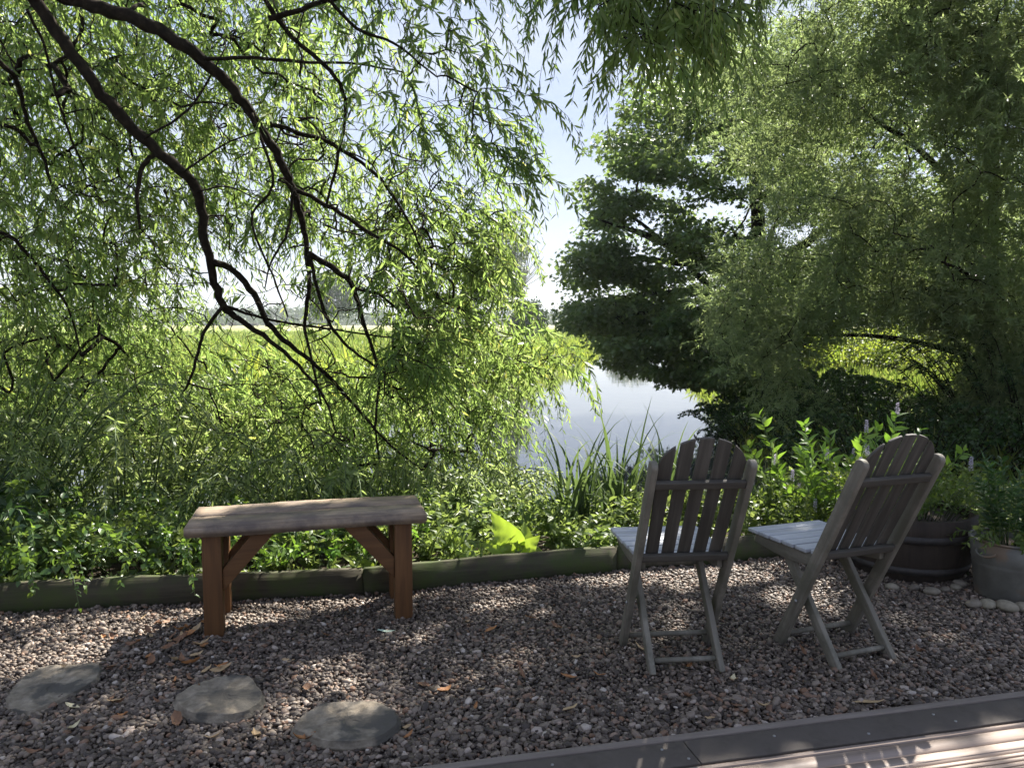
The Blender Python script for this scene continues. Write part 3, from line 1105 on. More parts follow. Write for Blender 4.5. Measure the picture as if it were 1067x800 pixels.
fallen(402, 657, .085, M['dry_green'], 'pale green fresh leaf lying on gravel below the right bench leg', .33, .1, .35)
fallen(76, 735, .075, M['dry_pale'], 'long cream leaf just below the thin pointed stepping stone', .25, .2, -.4)
fallen(76, 757, .07, M['dry_pale'], 'narrow cream leaf standing nearly on end in the gravel', .22, .5, 1.5)
fallen(231, 697, .085, M['dry_tan'], 'tan curled leaf just behind the middle stepping stone', .4, .5, .3)
fallen(215, 698, .06, M['dry_tan'], 'small tan leaf left of the curled leaf behind middle stone', .4, .4, 1.2)
fallen(764, 706, .055, M['dry_pale'], 'cream leaf touching the foot of the chair by the water', .45, .3, 1.2)
fallen(905, 731, .11, M['dry_tan'], 'large flat tan leaf lying beside the deck edging', .36, .12, -.15)
fallen(463, 719, .075, M['dry_rust'], 'bright orange leaf on open gravel right of the oval stepping stone', .55, .4, .9)
fallen(318 + 450, 735, .05, M['dry_brown'], 'single dark brown leaf between chair feet and the deck', .4, .3, .2)
fallen(225, 642, .07, M['dry_pale'], 'cream leaf lying beside the left bench leg', .4, .4, .5)
for i in range(96):
    if i < 34:
        u, v = RNG.normal(178, 28), RNG.normal(664, 17)
    elif i < 46:
        u, v = RNG.uniform(60, 330), RNG.uniform(655, 770)
    elif i < 56:
        u, v = RNG.uniform(430, 800), RNG.uniform(620, 760)
    else:
        u, v = RNG.uniform(0, 1000), RNG.uniform(640, 790)
    if v < 640: v = 640 + RNG.uniform(0, 8)
    if deck_s(*G(u, v)[:2]) < .05: continue
    m = [M['dry_brown'], M['dry_rust'], M['dry_brown'], M['dry_tan']][i % 4]
    fallen(u, v, RNG.uniform(.035, .08), m, 'small dry brown leaf among other dead leaves on the gravel', RNG.uniform(.16, .34) if i >= 56 else RNG.uniform(.3, .6), RNG.uniform(.2, .8), None, .014 + RNG.uniform(0, .012))

# ------------------------------------------------------------------ vegetation builders


def crown_mesh(parts, kind, name):
    """parts: list of (B, D, N, L, W, droop)"""
    B = np.concatenate([p[0] for p in parts])
    D = np.concatenate([p[1] for p in parts])
    N = np.concatenate([p[2] for p in parts])
    L_ = np.concatenate([np.broadcast_to(p[3], (len(p[0]),)) for p in parts])
    W_ = np.concatenate([np.broadcast_to(p[4], (len(p[0]),)) for p in parts])
    v, f = leaf_arrays(B, D, N, L_, W_, kind, .12)
    return mk_mesh(name, v, f, False)


def tubes_mesh(paths, name, sides=5):
    mb = MB()
    for p, r in paths:
        mb.tube(p, r, sides)
    return mb.mesh(name, True)


def shrub(name, base, nst, H, spread, K, lL, lW, lm, label, cat, kind='ovate', lean=(0, 0), up=1.0, grav=.25, leaf_down=.2, side=1.0, sm='stem', group=None, t0=.15, brad=.12, flowers=0, top=None, smm=.004, nrm_up=1.2):
    base = np.asarray(base, float)
    root = empty(name, base, 0, label, cat, group)
    a = RNG.uniform(0, 2 * math.pi, nst)
    rr = np.sqrt(RNG.uniform(0, 1, nst))
    S = np.stack([np.cos(a) * rr * brad, np.sin(a) * rr * brad, np.zeros(nst)], -1)
    gz = ground_z(base[0] + S[:, 0], base[1] + S[:, 1]) - base[2]
    if brad > .3:
        S[:, 2] = gz
    out = np.stack([np.cos(a) * spread * rr + lean[0], np.sin(a) * spread * rr + lean[1], np.full(nst, up)], -1) + RNG.normal(0, .08, (nst, 3))
    Len = H * RNG.uniform(.65, 1.1, nst) / max(.3, .65 - grav * .8)
    pts, B, D, N, L_, W_ = strands(S, nrm(out), Len, grav, K, lL, lW, leaf_down, side, .25, t0, nrm_up)
    obj('foliage', crown_mesh([(B, D, N, L_, W_)], kind, 'foliage'), M[lm], root)
    obj('stems', tubes_mesh([(pts[i], np.linspace(smm, smm * .35, 6)) for i in range(nst)], 'stems', 4), M[sm] if isinstance(sm, str) else sm, root)
    if flowers:
        ii = RNG.choice(nst, flowers, replace=False)
        for i in ii:
            tip = pts[i, -1]
            k = 90
            h = RNG.uniform(0, .075, k)
            an = RNG.uniform(0, 6.28, k)
            rad = .012 * (1 - h / .09)
            Bf = tip + np.stack([np.cos(an) * rad * .4, np.sin(an) * rad * .4, h - .01], -1)
            Df = np.stack([np.cos(an), np.sin(an), RNG.uniform(.1, .8, k)], -1)
            obj('flower_spike', crown_mesh([(Bf, Df, rand_unit(k), RNG.uniform(.008, .013, k), .007)], 'kite', 'flower_spike'), M['flower'], root)
    return root




def grow(limb_pts, centres, r0, lift=.06, maxlen=1e9, expo=.40, down_pen=.8, wob=.05):
    """branch out from the limbs to every centre through what has grown already; thickness follows what a twig carries"""
    limb_pts, centres = np.asarray(limb_pts), np.asarray(centres)
    d0 = np.array([np.min(np.linalg.norm(limb_pts - c, axis=1)) for c in centres])
    order = np.argsort(d0)
    nl = len(limb_pts)
    cap = nl + 4 * len(centres)
    pts = np.zeros((cap, 3))
    par = np.full(cap, -1, int)
    pts[:nl] = limb_pts
    k = nl
    links = []
    for ci in order:
        c = centres[ci]
        dv = pts[:k] - c
        cost = np.linalg.norm(dv, axis=1) + down_pen * np.maximum(0, -dv[:, 2] - .1) * 0 + down_pen * np.maximum(0, c[2] - pts[:k, 2] - .3) * .3
        j = int(np.argmin(cost))
        q0 = pts[j]
        ln = np.linalg.norm(q0 - c)
        if ln > maxlen:
            continue
        m1 = q0 * .66 + c * .34 + np.array([0, 0, lift * ln]) + RNG.normal(0, wob * ln, 3)
        m2 = q0 * .33 + c * .67 + np.array([0, 0, lift * .8 * ln]) + RNG.normal(0, wob * ln, 3)
        links.append((k, j, np.array([q0, m1, m2, c])))
        pts[k], pts[k + 1], pts[k + 2] = m1, m2, c
        par[k], par[k + 1], par[k + 2] = j, k, k + 1
        k += 3
    cnt = np.zeros(k)
    for i in range(k - 1, nl - 1, -1):
        cnt[i] += 1 if (i - nl) % 3 == 2 else 0
        if par[i] >= nl:
            cnt[par[i]] += cnt[i]
    out = []
    for k0, j, p in links:
        r = r0 * np.maximum(cnt[[k0, k0, k0 + 1, k0 + 2]], 1) ** expo
        out.append((smooth_path(p, 7), np.interp(np.linspace(0, 3, 7), [0, 1, 2, 3], r)))
    return out


# ground patches chosen to stay sunlit; crowns are cut open along their sun path
LIT = [np.array([(-3.2, 2.5), (-2.1, 3.06), (-1.45, 3.42), (-.55, 3.97), (-.7, 4.2), (-3.2, 3.7)]),                # the strip behind the bench
       np.array([G(u, v, .06)[:2] for u, v in ((640, 822), (800, 797), (1000, 772), (1085, 762), (1085, 800), (760, 845))]),   # a fleck on the deck
       np.array([(-.45, 4.1), (.35, 4.25), (.35, 4.7), (-.45, 4.7)])]


def lit_through(p, m):
    gx_ = p[:, 0] - SUN[0] / SUN[2] * p[:, 2]
    gy_ = p[:, 1] - SUN[1] / SUN[2] * p[:, 2]
    r = np.zeros(len(p), bool)
    for pl in LIT:
        r |= poly_sdf(gx_, gy_, pl) < m
    return r


# ------------------------------------------------------------------ the near willow
willow = empty('willow_tree', (-6.2, 4.4, 0), 0, 'willow arching in from the left with dark limbs and long narrow leaves', 'tree')
WB = np.array([-6.2, 4.4, 0])


def px(path, d0, d1):
    n = len(path)
    return [P(u, v, d0 + (d1 - d0) * i / (n - 1)) for i, (u, v) in enumerate(path)]


tr = smooth_path([WB + (0, 0, -.4), WB + (.02, 0, .6), WB + (.15, -.02, 1.6), WB + (.35, .0, 2.6), WB + (.7, .02, 3.5)], 20)
mb = MB()
mb.tube(tr - WB, np.linspace(.36, .2, 20) + .12 * np.exp(-np.linspace(0, 6, 20)), 16, True, .04)
mb.build('trunk', M['bark'], willow, True)
fork = WB + (.65, .02, 3.35)
LIMBS = []   # (path, radii)


def limb(pts, rad, n=None, sides=8, name='limb', knob=.06):
    p, r = smooth_path(pts, n or len(pts) * 4, rad)
    j = np.clip(r, .003, .03)[:, None] * RNG.normal(0, .22, p.shape)
    j[0] = 0
    p = p + j
    LIMBS.append((p, r))
    mb = MB()
    mb.tube(p - WB, r, sides, True, knob)
    mb.build(name, M['bark'], willow, True)
    return p


def lim_px(path, d0, d1, wpx, pre=None, name='limb'):
    pts = px(path, d0, d1)
    ds = np.linspace(d0, d1, len(path))
    rad = [w * .41 * d / FOC for w, d in zip(np.interp(np.linspace(0, 1, len(path)), np.linspace(0, 1, len(wpx)), wpx), ds)]
    if pre is not None:
        pts = pre + pts
        rad = [rad[0] * (1.9 - .8 * i / len(pre)) for i in range(len(pre))] + rad
    return limb(pts, rad, name=name)


lim_px([(-70, -130), (-10, -65), (45, 12), (82, 65), (115, 108), (150, 145), (190, 180), (208, 205), (213, 245), (222, 285), (232, 318), (252, 335), (285, 358), (315, 385), (338, 415), (350, 450)],
       4.5, 5.9, [15, 15, 14, 13, 12, 10, 7, 4, 2], [fork, fork + (.9, .05, .75)])
lim_px([(-40, -120), (10, -50), (55, -8), (95, 6), (130, 16), (175, 38), (210, 62), (240, 90), (262, 118), (280, 145), (294, 172), (305, 197), (313, 225), (320, 260), (322, 300), (318, 340), (326, 380), (335, 420)],
       4.5, 5.9, [17, 17, 17, 16, 13, 11, 9, 6, 4, 2], [fork + (.0, .05, .1), fork + (.85, .15, 1.0)])
BR = [
    ([(221, 272), (246, 284), (268, 312), (280, 338), (305, 362), (338, 388), (372, 425), (405, 462), (440, 490)], 5.3, 6.4, [8, 8, 6, 4, 2]),
    ([(232, 320), (213, 345), (207, 365), (197, 398), (188, 412)], 5.4, 5.5, [5, 4, 2]),
    ([(166, 156), (149, 173), (143, 205), (146, 238)], 5.0, 4.9, [6, 6, 3]),
    ([(278, 128), (310, 138), (345, 150), (395, 185), (425, 230), (440, 262)], 5.0, 5.8, [6, 5, 2]),
    ([(306, 197), (345, 216), (382, 240), (425, 268), (455, 310)], 5.2, 6.0, [6, 5, 2]),
    ([(322, 264), (350, 282), (368, 300), (380, 340), (395, 390), (391, 440), (396, 485)], 5.4, 6.4, [8, 7, 5, 3, 2]),
    ([(322, 262), (332, 305), (345, 340), (368, 365), (392, 382), (418, 400)], 5.4, 6.0, [5, 4, 2]),
    ([(270, -10), (300, 35), (345, 75), (360, 110), (352, 165), (340, 215)], 4.6, 5.2, [6, 5, 3]),
    ([(335, -10), (372, 30), (410, 45), (455, 80)], 4.4, 5.0, [5, 4, 2]),
    ([(212, 62), (262, 60), (318, 65), (365, 66), (420, 75)], 4.9, 5.2, [5, 4, 2]),
    ([(-20, 50), (8, 72), (20, 90), (28, 125), (45, 165), (60, 215)], 4.8, 5.4, [7, 5, 3]),
    ([(28, 10), (45, 45), (58, 95), (72, 140), (88, 175)], 4.8, 5.2, [4, 3, 2]),
    ([(-20, 235), (15, 250), (45, 285), (70, 320), (85, 370)], 5.2, 5.6, [5, 4, 2]),
    ([(150, 145), (200, 110), (235, 50)], 4.9, 5.2, [3, 3, 2]),
    ([(190, 180), (235, 150), (290, 130)], 5.0, 5.4, [3, 2, 2]),
    ([(232, 318), (275, 332), (340, 342), (410, 352)], 5.4, 6.2, [4, 3, 2]),
    ([(262, 118), (285, 190), (262, 228), (285, 290), (300, 330)], 5.0, 5.3, [4, 3, 2]),
    ([(305, 197), (300, 240), (282, 275), (276, 300)], 5.2, 5.2, [4, 3, 1.5]),
    ([(195, 505), (168, 528), (145, 548)], 6.6, 6.4, [6, 7, 5]),
    ([(280, 20), (330, 5), (390, -15)], 4.6, 4.6, [7, 6, 5]),
    ([(368, 300), (400, 310), (430, 345), (440, 400)], 5.5, 6.4, [4, 3, 2]),
    ([(205, 200), (240, 195), (280, 215)], 5.1, 5.4, [2.5, 2, 1]),
]
for path, d0, d1, w in BR:
    lim_px(path, d0, d1, w, name='branch')
# an overhead bough out of the picture carries the sprays that hang in at the top
over = limb([fork + (.2, .1, .3), P(120, -250, 4.6), P(350, -190, 4.7), P(560, -140, 4.7), P(720, -120, 4.8), P(850, -140, 5.0)], [.12, .10, .07, .05, .03, .012])
for u0, v0 in ((590, -130), (640, -128), (690, -122), (735, -120), (780, -125)):
    lim_px([(u0, v0), (u0 + 12, v0 + 45), (u0 + 8, v0 + 100), (u0 + 14, v0 + 150)], 4.75, 4.4, [4, 3, 1.5], name='branch')

# shoots: sample in patches, each its own depth range
BND_V = [-80, 0, 60, 130, 200, 250, 300, 345, 380, 410, 440, 480, 600]
BND_U = [520, 528, 545, 552, 545, 522, 548, 592, 594, 566, 525, 508, 495]
PATCH = [  # u0,u1,v0,v1,d0,d1,n,len0,len1, droop lo, hi
    (-120, 340, -110, 300, 5.1, 8.2, 2500, .35, .8, .5, 1.0),
    (280, 560, -110, 290, 4.9, 7.2, 1600, .3, .75, .5, 1.0),
    (400, 620, 215, 392, 5.2, 7.2, 750, .3, .7, .35, .8),
    (320, 545, 360, 560, 6.4, 8.8, 1000, .4, .9, .6, 1.1),
    (-120, 330, 290, 470, 5.9, 9.0, 1350, .4, .9, .5, 1.0),
    (130, 420, 400, 520, 6.6, 9.0, 700, .4, .9, .5, 1.0),
    (575, 775, -120, 70, 3.8, 5.0, 370, .3, .5, .7, 1.2),
    (790, 860, -120, -40, 4.2, 5.0, 20, .3, .5, .7, 1.2),
]
S_, D_, Ln, Gv = [], [], [], []
for (u0, u1, v0, v1, d0, d1, n, l0, l1, g0, g1) in PATCH:
    u, v, d = RNG.uniform(u0, u1, n), RNG.uniform(v0, v1, n), RNG.uniform(d0, d1, n)
    keep = np.ones(n, bool)
    if u1 < 700:
        keep &= u < np.interp(v, BND_V, BND_U) - 12 + RNG.normal(0, 14, n)
        hole = ((u - 268) / 80) ** 2 + ((v - 285) / 52) ** 2 < 1
        keep &= ~(hole & (RNG.uniform(0, 1, n) < .9))
        hole = ((u - 285) / 125) ** 2 + ((v - 350) / 26) ** 2 < 1
        keep &= ~(hole & (RNG.uniform(0, 1, n) < .75))
        # clumps and gaps
        nzv = vnoise(u / 60, v / 60 + d * .7, 1.0, 3)
        keep &= nzv > RNG.uniform(-1.3, .1, n)
    else:
        lim = np.interp(u, [575, 620, 650, 700, 770, 860], [-40, 10, 62, 50, 15, -60])
        keep &= v < lim
    u, v, d = u[keep], v[keep], d[keep]
    n = len(u)
    S_.append(PV(u, v, d))
    az = RNG.uniform(0, 2 * math.pi, n)
    dd = np.stack([np.cos(az), np.sin(az) * .8, RNG.uniform(-.5, .35, n)], -1)
    dd[:, 0] += .5
    D_.append(nrm(dd))
    Ln.append(RNG.uniform(l0, l1, n))
    Gv.append(RNG.uniform(g0, g1, n))
S_, D_, Ln, Gv = np.concatenate(S_), np.concatenate(D_), np.concatenate(Ln), np.concatenate(Gv)
S_end = S_ + D_ * (Ln * .6)[:, None] + DOWN * (Gv * Ln * .8)[:, None]
S_mid = S_ + D_ * (Ln * .4)[:, None] + DOWN * (Gv * Ln * .3)[:, None]
wat = ~((lit_through(S_mid, .2) | lit_through(S_, .18) | lit_through(S_end, .16)) & (RNG.uniform(0, 1, len(S_)) < .93))
S_, D_, Ln, Gv = S_[wat], D_[wat], Ln[wat], Gv[wat]
wat = S_[:, 2] - Ln * 1.2 > WATER + .02
S_, D_, Ln, Gv = S_[wat], D_[wat], Ln[wat], Gv[wat]
pts, B, D, N, LL, WW = strands(S_, D_, Ln, Gv, 30, .112, .0205, .5, .75, .28, .05)
okm = B[:, 2] > WATER + .05
obj('crown', crown_mesh([(B[okm] - WB, D[okm], N[okm], LL[okm], WW[okm])], 'lance', 'crown'), M['willow'], willow)
# twigs: every shoot's own stem, and a thin link back to the nearest limb for many of them
allp = np.concatenate([p for p, r in LIMBS])
tw = [(pts[i] - WB, np.linspace(.0026, .0010, 6)) for i in range(len(S_))]
ne = 420
xe = np.concatenate([PV(RNG.normal(345, 70, ne), RNG.uniform(90, 480, ne), RNG.uniform(4.9, 6.3, ne)), PV(RNG.uniform(-60, 330, 160), RNG.uniform(-40, 330, 160), RNG.uniform(4.9, 5.8, 160))])
tw += [(p - WB, r) for p, r in grow(allp, xe, .0024, .03, 1.2, .36, wob=.06)]
tw += [(p - WB, r) for p, r in grow(allp, S_, .0024, .05, 1.5, .33)]
obj('twigs', tubes_mesh(tw, 'twigs', 4), M['bark'], willow)

# ------------------------------------------------------------------ trees of the right bank


def clustered_tree(name, base, label, limbs, centres, crad, nleaf, lL, lW, lm, kind, flat=.45, bark='bark', group=None, trunk_r=.2, sprays=None, leaf_out=.8, leaf_down=.35, extra=None, twig_r=.006):
    base = np.asarray(base, float)
    root = empty(name, base, 0, label, 'tree', group)
    allp, first = [], True
    for pth, r0, r1 in limbs:
        p, r = smooth_path(pth, len(pth) * 5, np.linspace(r0, r1, len(pth)))
        p = p + np.clip(r, .005, .05)[:, None] * RNG.normal(0, .3, p.shape)
        allp.append(p)
        mb = MB()
        mb.tube(p - base, r, 8, True, .06)
        mb.build('trunk' if first else 'limb', M[bark], root, True)
        first = False
    allp = np.concatenate(allp)
    tw = [(p - base, r) for p, r in grow(allp, centres, twig_r, .08)]
    obj('twigs', tubes_mesh(tw, 'twigs', 4), M[bark], root)
    if sprays:
        ns, K, sl0, sl1, gr = sprays
        C_ = np.repeat(centres, ns, 0)
        R_ = np.repeat(np.broadcast_to(crad, (len(centres),)), ns)
        dd = rand_unit(len(C_)) + np.array([0, 0, .55])
        S1 = C_ + rand_unit(len(C_)) * (R_ * .45)[:, None]
        sp_, B, D, N, LL, WW = strands(S1 - base, nrm(dd), RNG.uniform(sl0, sl1, len(C_)) * (R_ / .4), gr, K, lL, lW, .1, .6, .22, .1, .8)
        obj('crown', crown_mesh([(B, D, N, LL, WW)], kind, 'crown'), M[lm], root)
        return root
    nc = len(centres)
    o = RNG.normal(size=(nc, nleaf, 3))
    o = o / np.linalg.norm(o, axis=-1, keepdims=True) * RNG.uniform(.15, 1, (nc, nleaf, 1)) ** .6
    o = o * np.array([1, 1, flat]) * (np.broadcast_to(crad, (nc,))[:, None, None])
    Bp = (centres[:, None] + o).reshape(-1, 3)
    of = nrm(o).reshape(-1, 3)
    Dd = nrm(of * leaf_out + DOWN * leaf_down + RNG.normal(0, .4, of.shape))
    Nn = nrm(np.array([0, 0, 1.0]) + RNG.normal(0, .55, of.shape))
    sc = RNG.uniform(.65, 1.2, len(Bp))
    prt = [(Bp - base, Dd, Nn, lL * sc, lW * sc)]
    obj('crown', crown_mesh(prt, kind, 'crown'), M[lm], root)
    return root


def ell_points(n, c, r, inner=.35, gap=None):
    p = rand_unit(n) * (RNG.uniform(inner ** 3, 1, (n, 1)) ** (1 / 3)) * np.asarray(r) + np.asarray(c)
    return p


# sycamore: multi-stemmed, over the water
sb = np.array([6.4, 18.6, -.5])
sl = [([sb, sb + (-.05, 0, 1.2), sb + (-.3, .1, 2.4), sb + (-.5, 0, 4.0), sb + (-.7, .1, 6.0), sb + (-.8, 0, 7.6)], .34, .05)]
for az, el, ln in [(3.0, .12, 4.6), (2.6, .45, 4.8), (3.5, .35, 4.8), (3.3, .75, 5.2), (2.2, .7, 4.6), (4.2, .5, 4.2), (.3, .5, 4.0), (5.3, .55, 4.0), (1.2, .5, 4.0), (3.05, -.05, 4.9), (3.7, .05, 4.4)]:
    h = RNG.uniform(.9, 3.0)
    p0 = sb + (-.1 - .08 * h, 0, h)
    dv = np.array([math.cos(az) * math.cos(el), math.sin(az) * math.cos(el), math.sin(el)])
    sl.append(([p0, p0 + dv * ln * .35 + (0, 0, .25), p0 + dv * ln * .7 + (0, 0, .2), p0 + dv * ln], .13, .025))
cs = [ell_points(560, sb + (-.6, -.2, 4.4), (5.2, 4.2, 4.4), .45)]
# layered boughs reaching out over the river
for (u0, u1, v0, v1, d0, d1, n) in [(585, 700, 205, 250, 16.5, 18.5, 40), (578, 690, 255, 300, 16.5, 18.5, 60), (575, 700, 310, 350, 16, 18.5, 60), (600, 760, 355, 392, 15.5, 18, 40), (640, 790, 60, 190, 16, 20, 90), (690, 760, 320, 400, 15, 18, 40)]:
    cs.append(PV(RNG.uniform(u0, u1, n), RNG.uniform(v0, v1, n), RNG.uniform(d0, d1, n)))
cs = np.concatenate(cs)
uu = 533.5 + FOC * cs[:, 0] / cs[:, 1]
vv_ = HZ - FOC * (cs[:, 2] - CAMH) / cs[:, 1]
lim = np.interp(vv_, [-100, 40, 100, 160, 205, 235, 270, 310, 350, 390, 420], [680, 665, 640, 618, 590, 612, 585, 582, 585, 640, 700])
keep = (uu > lim + 14) & (cs[:, 2] > -.35)
# sky gaps between the layers
for gu, gv, ru, rv in [(672, 235, 26, 16), (664, 262, 24, 9), (700, 200, 16, 12), (640, 300, 12, 8), (735, 170, 16, 18), (770, 215, 16, 28), (690, 275, 26, 7), (830, 250, 22, 16), (870, 170, 20, 10)]:
    keep &= ((uu - gu) / (ru + 1)) ** 2 + ((vv_ - gv) / (rv + 2)) ** 2 > 1
keep &= ((uu - 915) / 105) ** 2 + ((vv_ - 380) / 60) ** 2 > 1
cs = cs[keep]
clustered_tree('sycamore_tree', sb, 'dark broad leaved tree spreading layered boughs over the river', sl, cs, RNG.uniform(.4, .85, len(cs)), 105, .118, .118, 'sycamore', 'palm', .32)

# feathery willow on the right, nearer than the sycamore
fb = np.array([7.55, 11.4, -.2])
fl = []
for k, (dx, dy, lx, ly, hh_) in enumerate([(0, 0, .9, .5, 3.6), (.25, .1, 1.6, .5, 3.6), (-.25, .05, -.5, .6, 3.2), (.3, -.15, 1.3, .3, 3.6), (-.12, -.2, -.9, .5, 3.0), (-.3, .2, -1.6, .6, 3.4), (.1, .25, .4, .9, 3.4)]):
    b0 = fb + (dx, dy, -.2)
    fl.append(([b0, b0 + (lx * .1, ly * .1, hh_ * .2), b0 + (lx * .3, ly * .3, hh_ * .45), b0 + (lx * .62, ly * .62, hh_ * .75), b0 + (lx, ly, hh_)], .055, .012))
for az, h, ln, el in [(3.2, .9, 3.6, .15), (3.0, 1.6, 3.6, .3), (3.9, 1.5, 3.4, .25), (2.7, 2.2, 3.8, .4), (4.6, 1.8, 3.0, .3), (3.4, 2.9, 4.2, .5), (0, 2, 3, .5), (1.5, 2, 3, .5)]:
    p0 = fb + (-.12 * h, -.05 * h, h)
    dv = np.array([math.cos(az) * math.cos(el), math.sin(az) * math.cos(el), math.sin(el)])
    fl.append(([p0, p0 + dv * ln * .5 + (0, 0, .2), p0 + dv * ln], .06, .012))
fc = [ell_points(1300, fb + (-.9, -.4, 4.2), (4.4, 3.6, 3.6), .3)]
for (u0, u1, v0, v1, d0, d1, n) in [(820, 1100, -60, 140, 9, 12, 520), (740, 900, 200, 380, 10, 13, 330), (860, 1080, 200, 335, 9.5, 12.5, 420), (930, 1100, -40, 330, 9.0, 10.4, 460), (960, 1080, 20, 380, 9.6, 10.9, 160), (700, 860, 40, 200, 11, 13, 200), (960, 1100, 330, 420, 9.5, 11.5, 70), (730, 830, 330, 375, 11, 13, 60), (790, 1100, 310, 440, 10, 12.5, 420), (975, 1100, 330, 470, 9.4, 11, 160)]:
    fc.append(PV(RNG.uniform(u0, u1, n), RNG.uniform(v0, v1, n), RNG.uniform(d0, d1, n)))
fc = np.concatenate(fc)
uu = 533.5 + FOC * fc[:, 0] / fc[:, 1]
vv_ = HZ - FOC * (fc[:, 2] - CAMH) / fc[:, 1]
lim = np.interp(vv_, [-200, 0, 60, 150, 230, 300, 360, 420], [775, 765, 725, 735, 790, 735, 730, 760])
keep = (uu > lim + RNG.normal(0, 18, len(uu))) & (fc[:, 2] > .1)
keep &= ((uu - 925) / 98) ** 2 + ((vv_ - 384) / 46) ** 2 > 1 + .25 * vnoise(uu / 20, vv_ / 20, 1.0, 2) + RNG.normal(0, .12, len(uu))
for gu, gv, ru, rv in [(775, 218, 24, 30), (880, 158, 18, 8), (960, 200, 18, 16), (945, 165, 26, 12), (985, 280, 18, 8), (1010, 10, 16, 16), (840, 150, 12, 8), (930, 290, 36, 8)]:
    keep &= ((uu - gu) / (ru + 5)) ** 2 + ((vv_ - gv) / (rv + 5)) ** 2 > 1
nzv = vnoise(uu / 45, vv_ / 45, 1.0, 9)
nzv = nzv + .5 * vnoise(fc[:, 0] * 1.1 + fc[:, 1] * .6, fc[:, 2] * 1.3, 1.6, 6)
keep &= nzv > RNG.uniform(-1.2, .15, len(uu))
fc = fc[keep]
# unseen crown clusters added overhead to shade the terrace; gaps shaped for lit patches
no = 2100
g0 = np.stack([RNG.uniform(-2.9, 3.6, no), RNG.uniform(.9, 5.0, no)], -1)
zo = RNG.uniform(5.7, 7.4, no)
lit = np.zeros(no, bool)
for pl in LIT:
    lit |= poly_sdf(g0[:, 0], g0[:, 1], pl) < .20
lit |= (vnoise(g0[:, 0], g0[:, 1], 3.3, 5) > np.where(g0[:, 0] < .1, .34, .52))
lit |= g0[:, 1] > timber_y(g0[:, 0]) - np.where(g0[:, 0] < .4, .12, np.where((g0[:, 0] > 1.2) & (g0[:, 0] < 2.3), .7, .35))
g0, zo = g0[~lit], zo[~lit]
gd = np.stack([RNG.uniform(-.4, 2.7, 420), RNG.uniform(1.9, 2.95, 420)], -1)  # further overhead clusters added to shade the deck border
ge = np.stack([RNG.normal(1.02, .22, 160), RNG.normal(2.52, .22, 160)], -1)  # clusters added in the sun's path to blot out the slat shadows
gd = np.concatenate([gd, ge])
gd = gd[(deck_s(gd[:, 0], gd[:, 1]) < .45) & (poly_sdf(gd[:, 0], gd[:, 1], LIT[1]) > .10)]
g0, zo = np.concatenate([g0, gd]), np.concatenate([zo, RNG.uniform(5.7, 7.2, len(gd))])
oc = np.stack([g0[:, 0] + SUN[0] / SUN[2] * zo, g0[:, 1] + SUN[1] / SUN[2] * zo, zo], -1)
fl.append(([fb + (-.3, .2, 3.0), fb + (-1.8, -1.6, 5.6), fb + (-3.0, -2.4, 6.3), fb + (-4.6, -2.7, 6.7), fb + (-6.0, -2.6, 6.8)], .09, .02))  # boughs added to carry the shading clusters
fl.append(([fb + (.2, -.4, 3.5), fb + (-.9, -2.2, 5.6), fb + (-1.6, -3.4, 6.2), fb + (-2.6, -4.2, 6.5)], .08, .02))
nf = len(fc)
cc = np.concatenate([fc, oc])
rad = np.concatenate([RNG.uniform(.28, .6, nf), RNG.uniform(.14, .20, len(oc))])
print('feather clusters', nf, len(oc))
clustered_tree('feathery_willow', fb, 'tall bushy tree with fine grey green leaves filling the upper right', fl, cc, rad, 105, .108, .0235, 'feather', 'kite', .8, leaf_out=1.0, leaf_down=.15, twig_r=.0032, sprays=(8, 16, .32, .62, .24))

# ------------------------------------------------------------------ bushes
# right bank
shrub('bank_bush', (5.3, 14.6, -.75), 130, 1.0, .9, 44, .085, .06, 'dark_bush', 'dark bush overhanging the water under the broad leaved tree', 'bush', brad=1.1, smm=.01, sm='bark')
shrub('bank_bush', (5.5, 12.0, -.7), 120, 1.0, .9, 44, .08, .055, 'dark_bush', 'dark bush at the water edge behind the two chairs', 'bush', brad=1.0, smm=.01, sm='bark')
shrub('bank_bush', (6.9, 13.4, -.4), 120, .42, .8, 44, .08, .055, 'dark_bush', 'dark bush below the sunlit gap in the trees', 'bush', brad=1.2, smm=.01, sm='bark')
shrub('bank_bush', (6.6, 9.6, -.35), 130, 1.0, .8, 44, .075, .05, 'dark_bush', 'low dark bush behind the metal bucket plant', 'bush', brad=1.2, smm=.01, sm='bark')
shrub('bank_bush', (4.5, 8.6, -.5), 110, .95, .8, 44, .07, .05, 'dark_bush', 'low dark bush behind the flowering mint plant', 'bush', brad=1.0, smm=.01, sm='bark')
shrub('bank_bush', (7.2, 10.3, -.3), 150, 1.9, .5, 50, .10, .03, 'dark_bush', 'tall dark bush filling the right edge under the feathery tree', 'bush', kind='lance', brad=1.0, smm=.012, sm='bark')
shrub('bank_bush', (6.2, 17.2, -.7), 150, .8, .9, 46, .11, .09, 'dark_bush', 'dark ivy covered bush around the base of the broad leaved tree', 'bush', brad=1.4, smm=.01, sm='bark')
# sunlit ones in the gap
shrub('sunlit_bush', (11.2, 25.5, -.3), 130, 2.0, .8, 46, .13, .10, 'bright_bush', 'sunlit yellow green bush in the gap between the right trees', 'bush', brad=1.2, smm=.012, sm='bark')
shrub('sunlit_bush', (13.6, 27.0, -.3), 110, 1.2, .8, 40, .12, .07, 'bright_bush', 'lower sunlit bush on the grass, right of the taller sunlit bush', 'bush', brad=1.2, smm=.012, sm='bark')
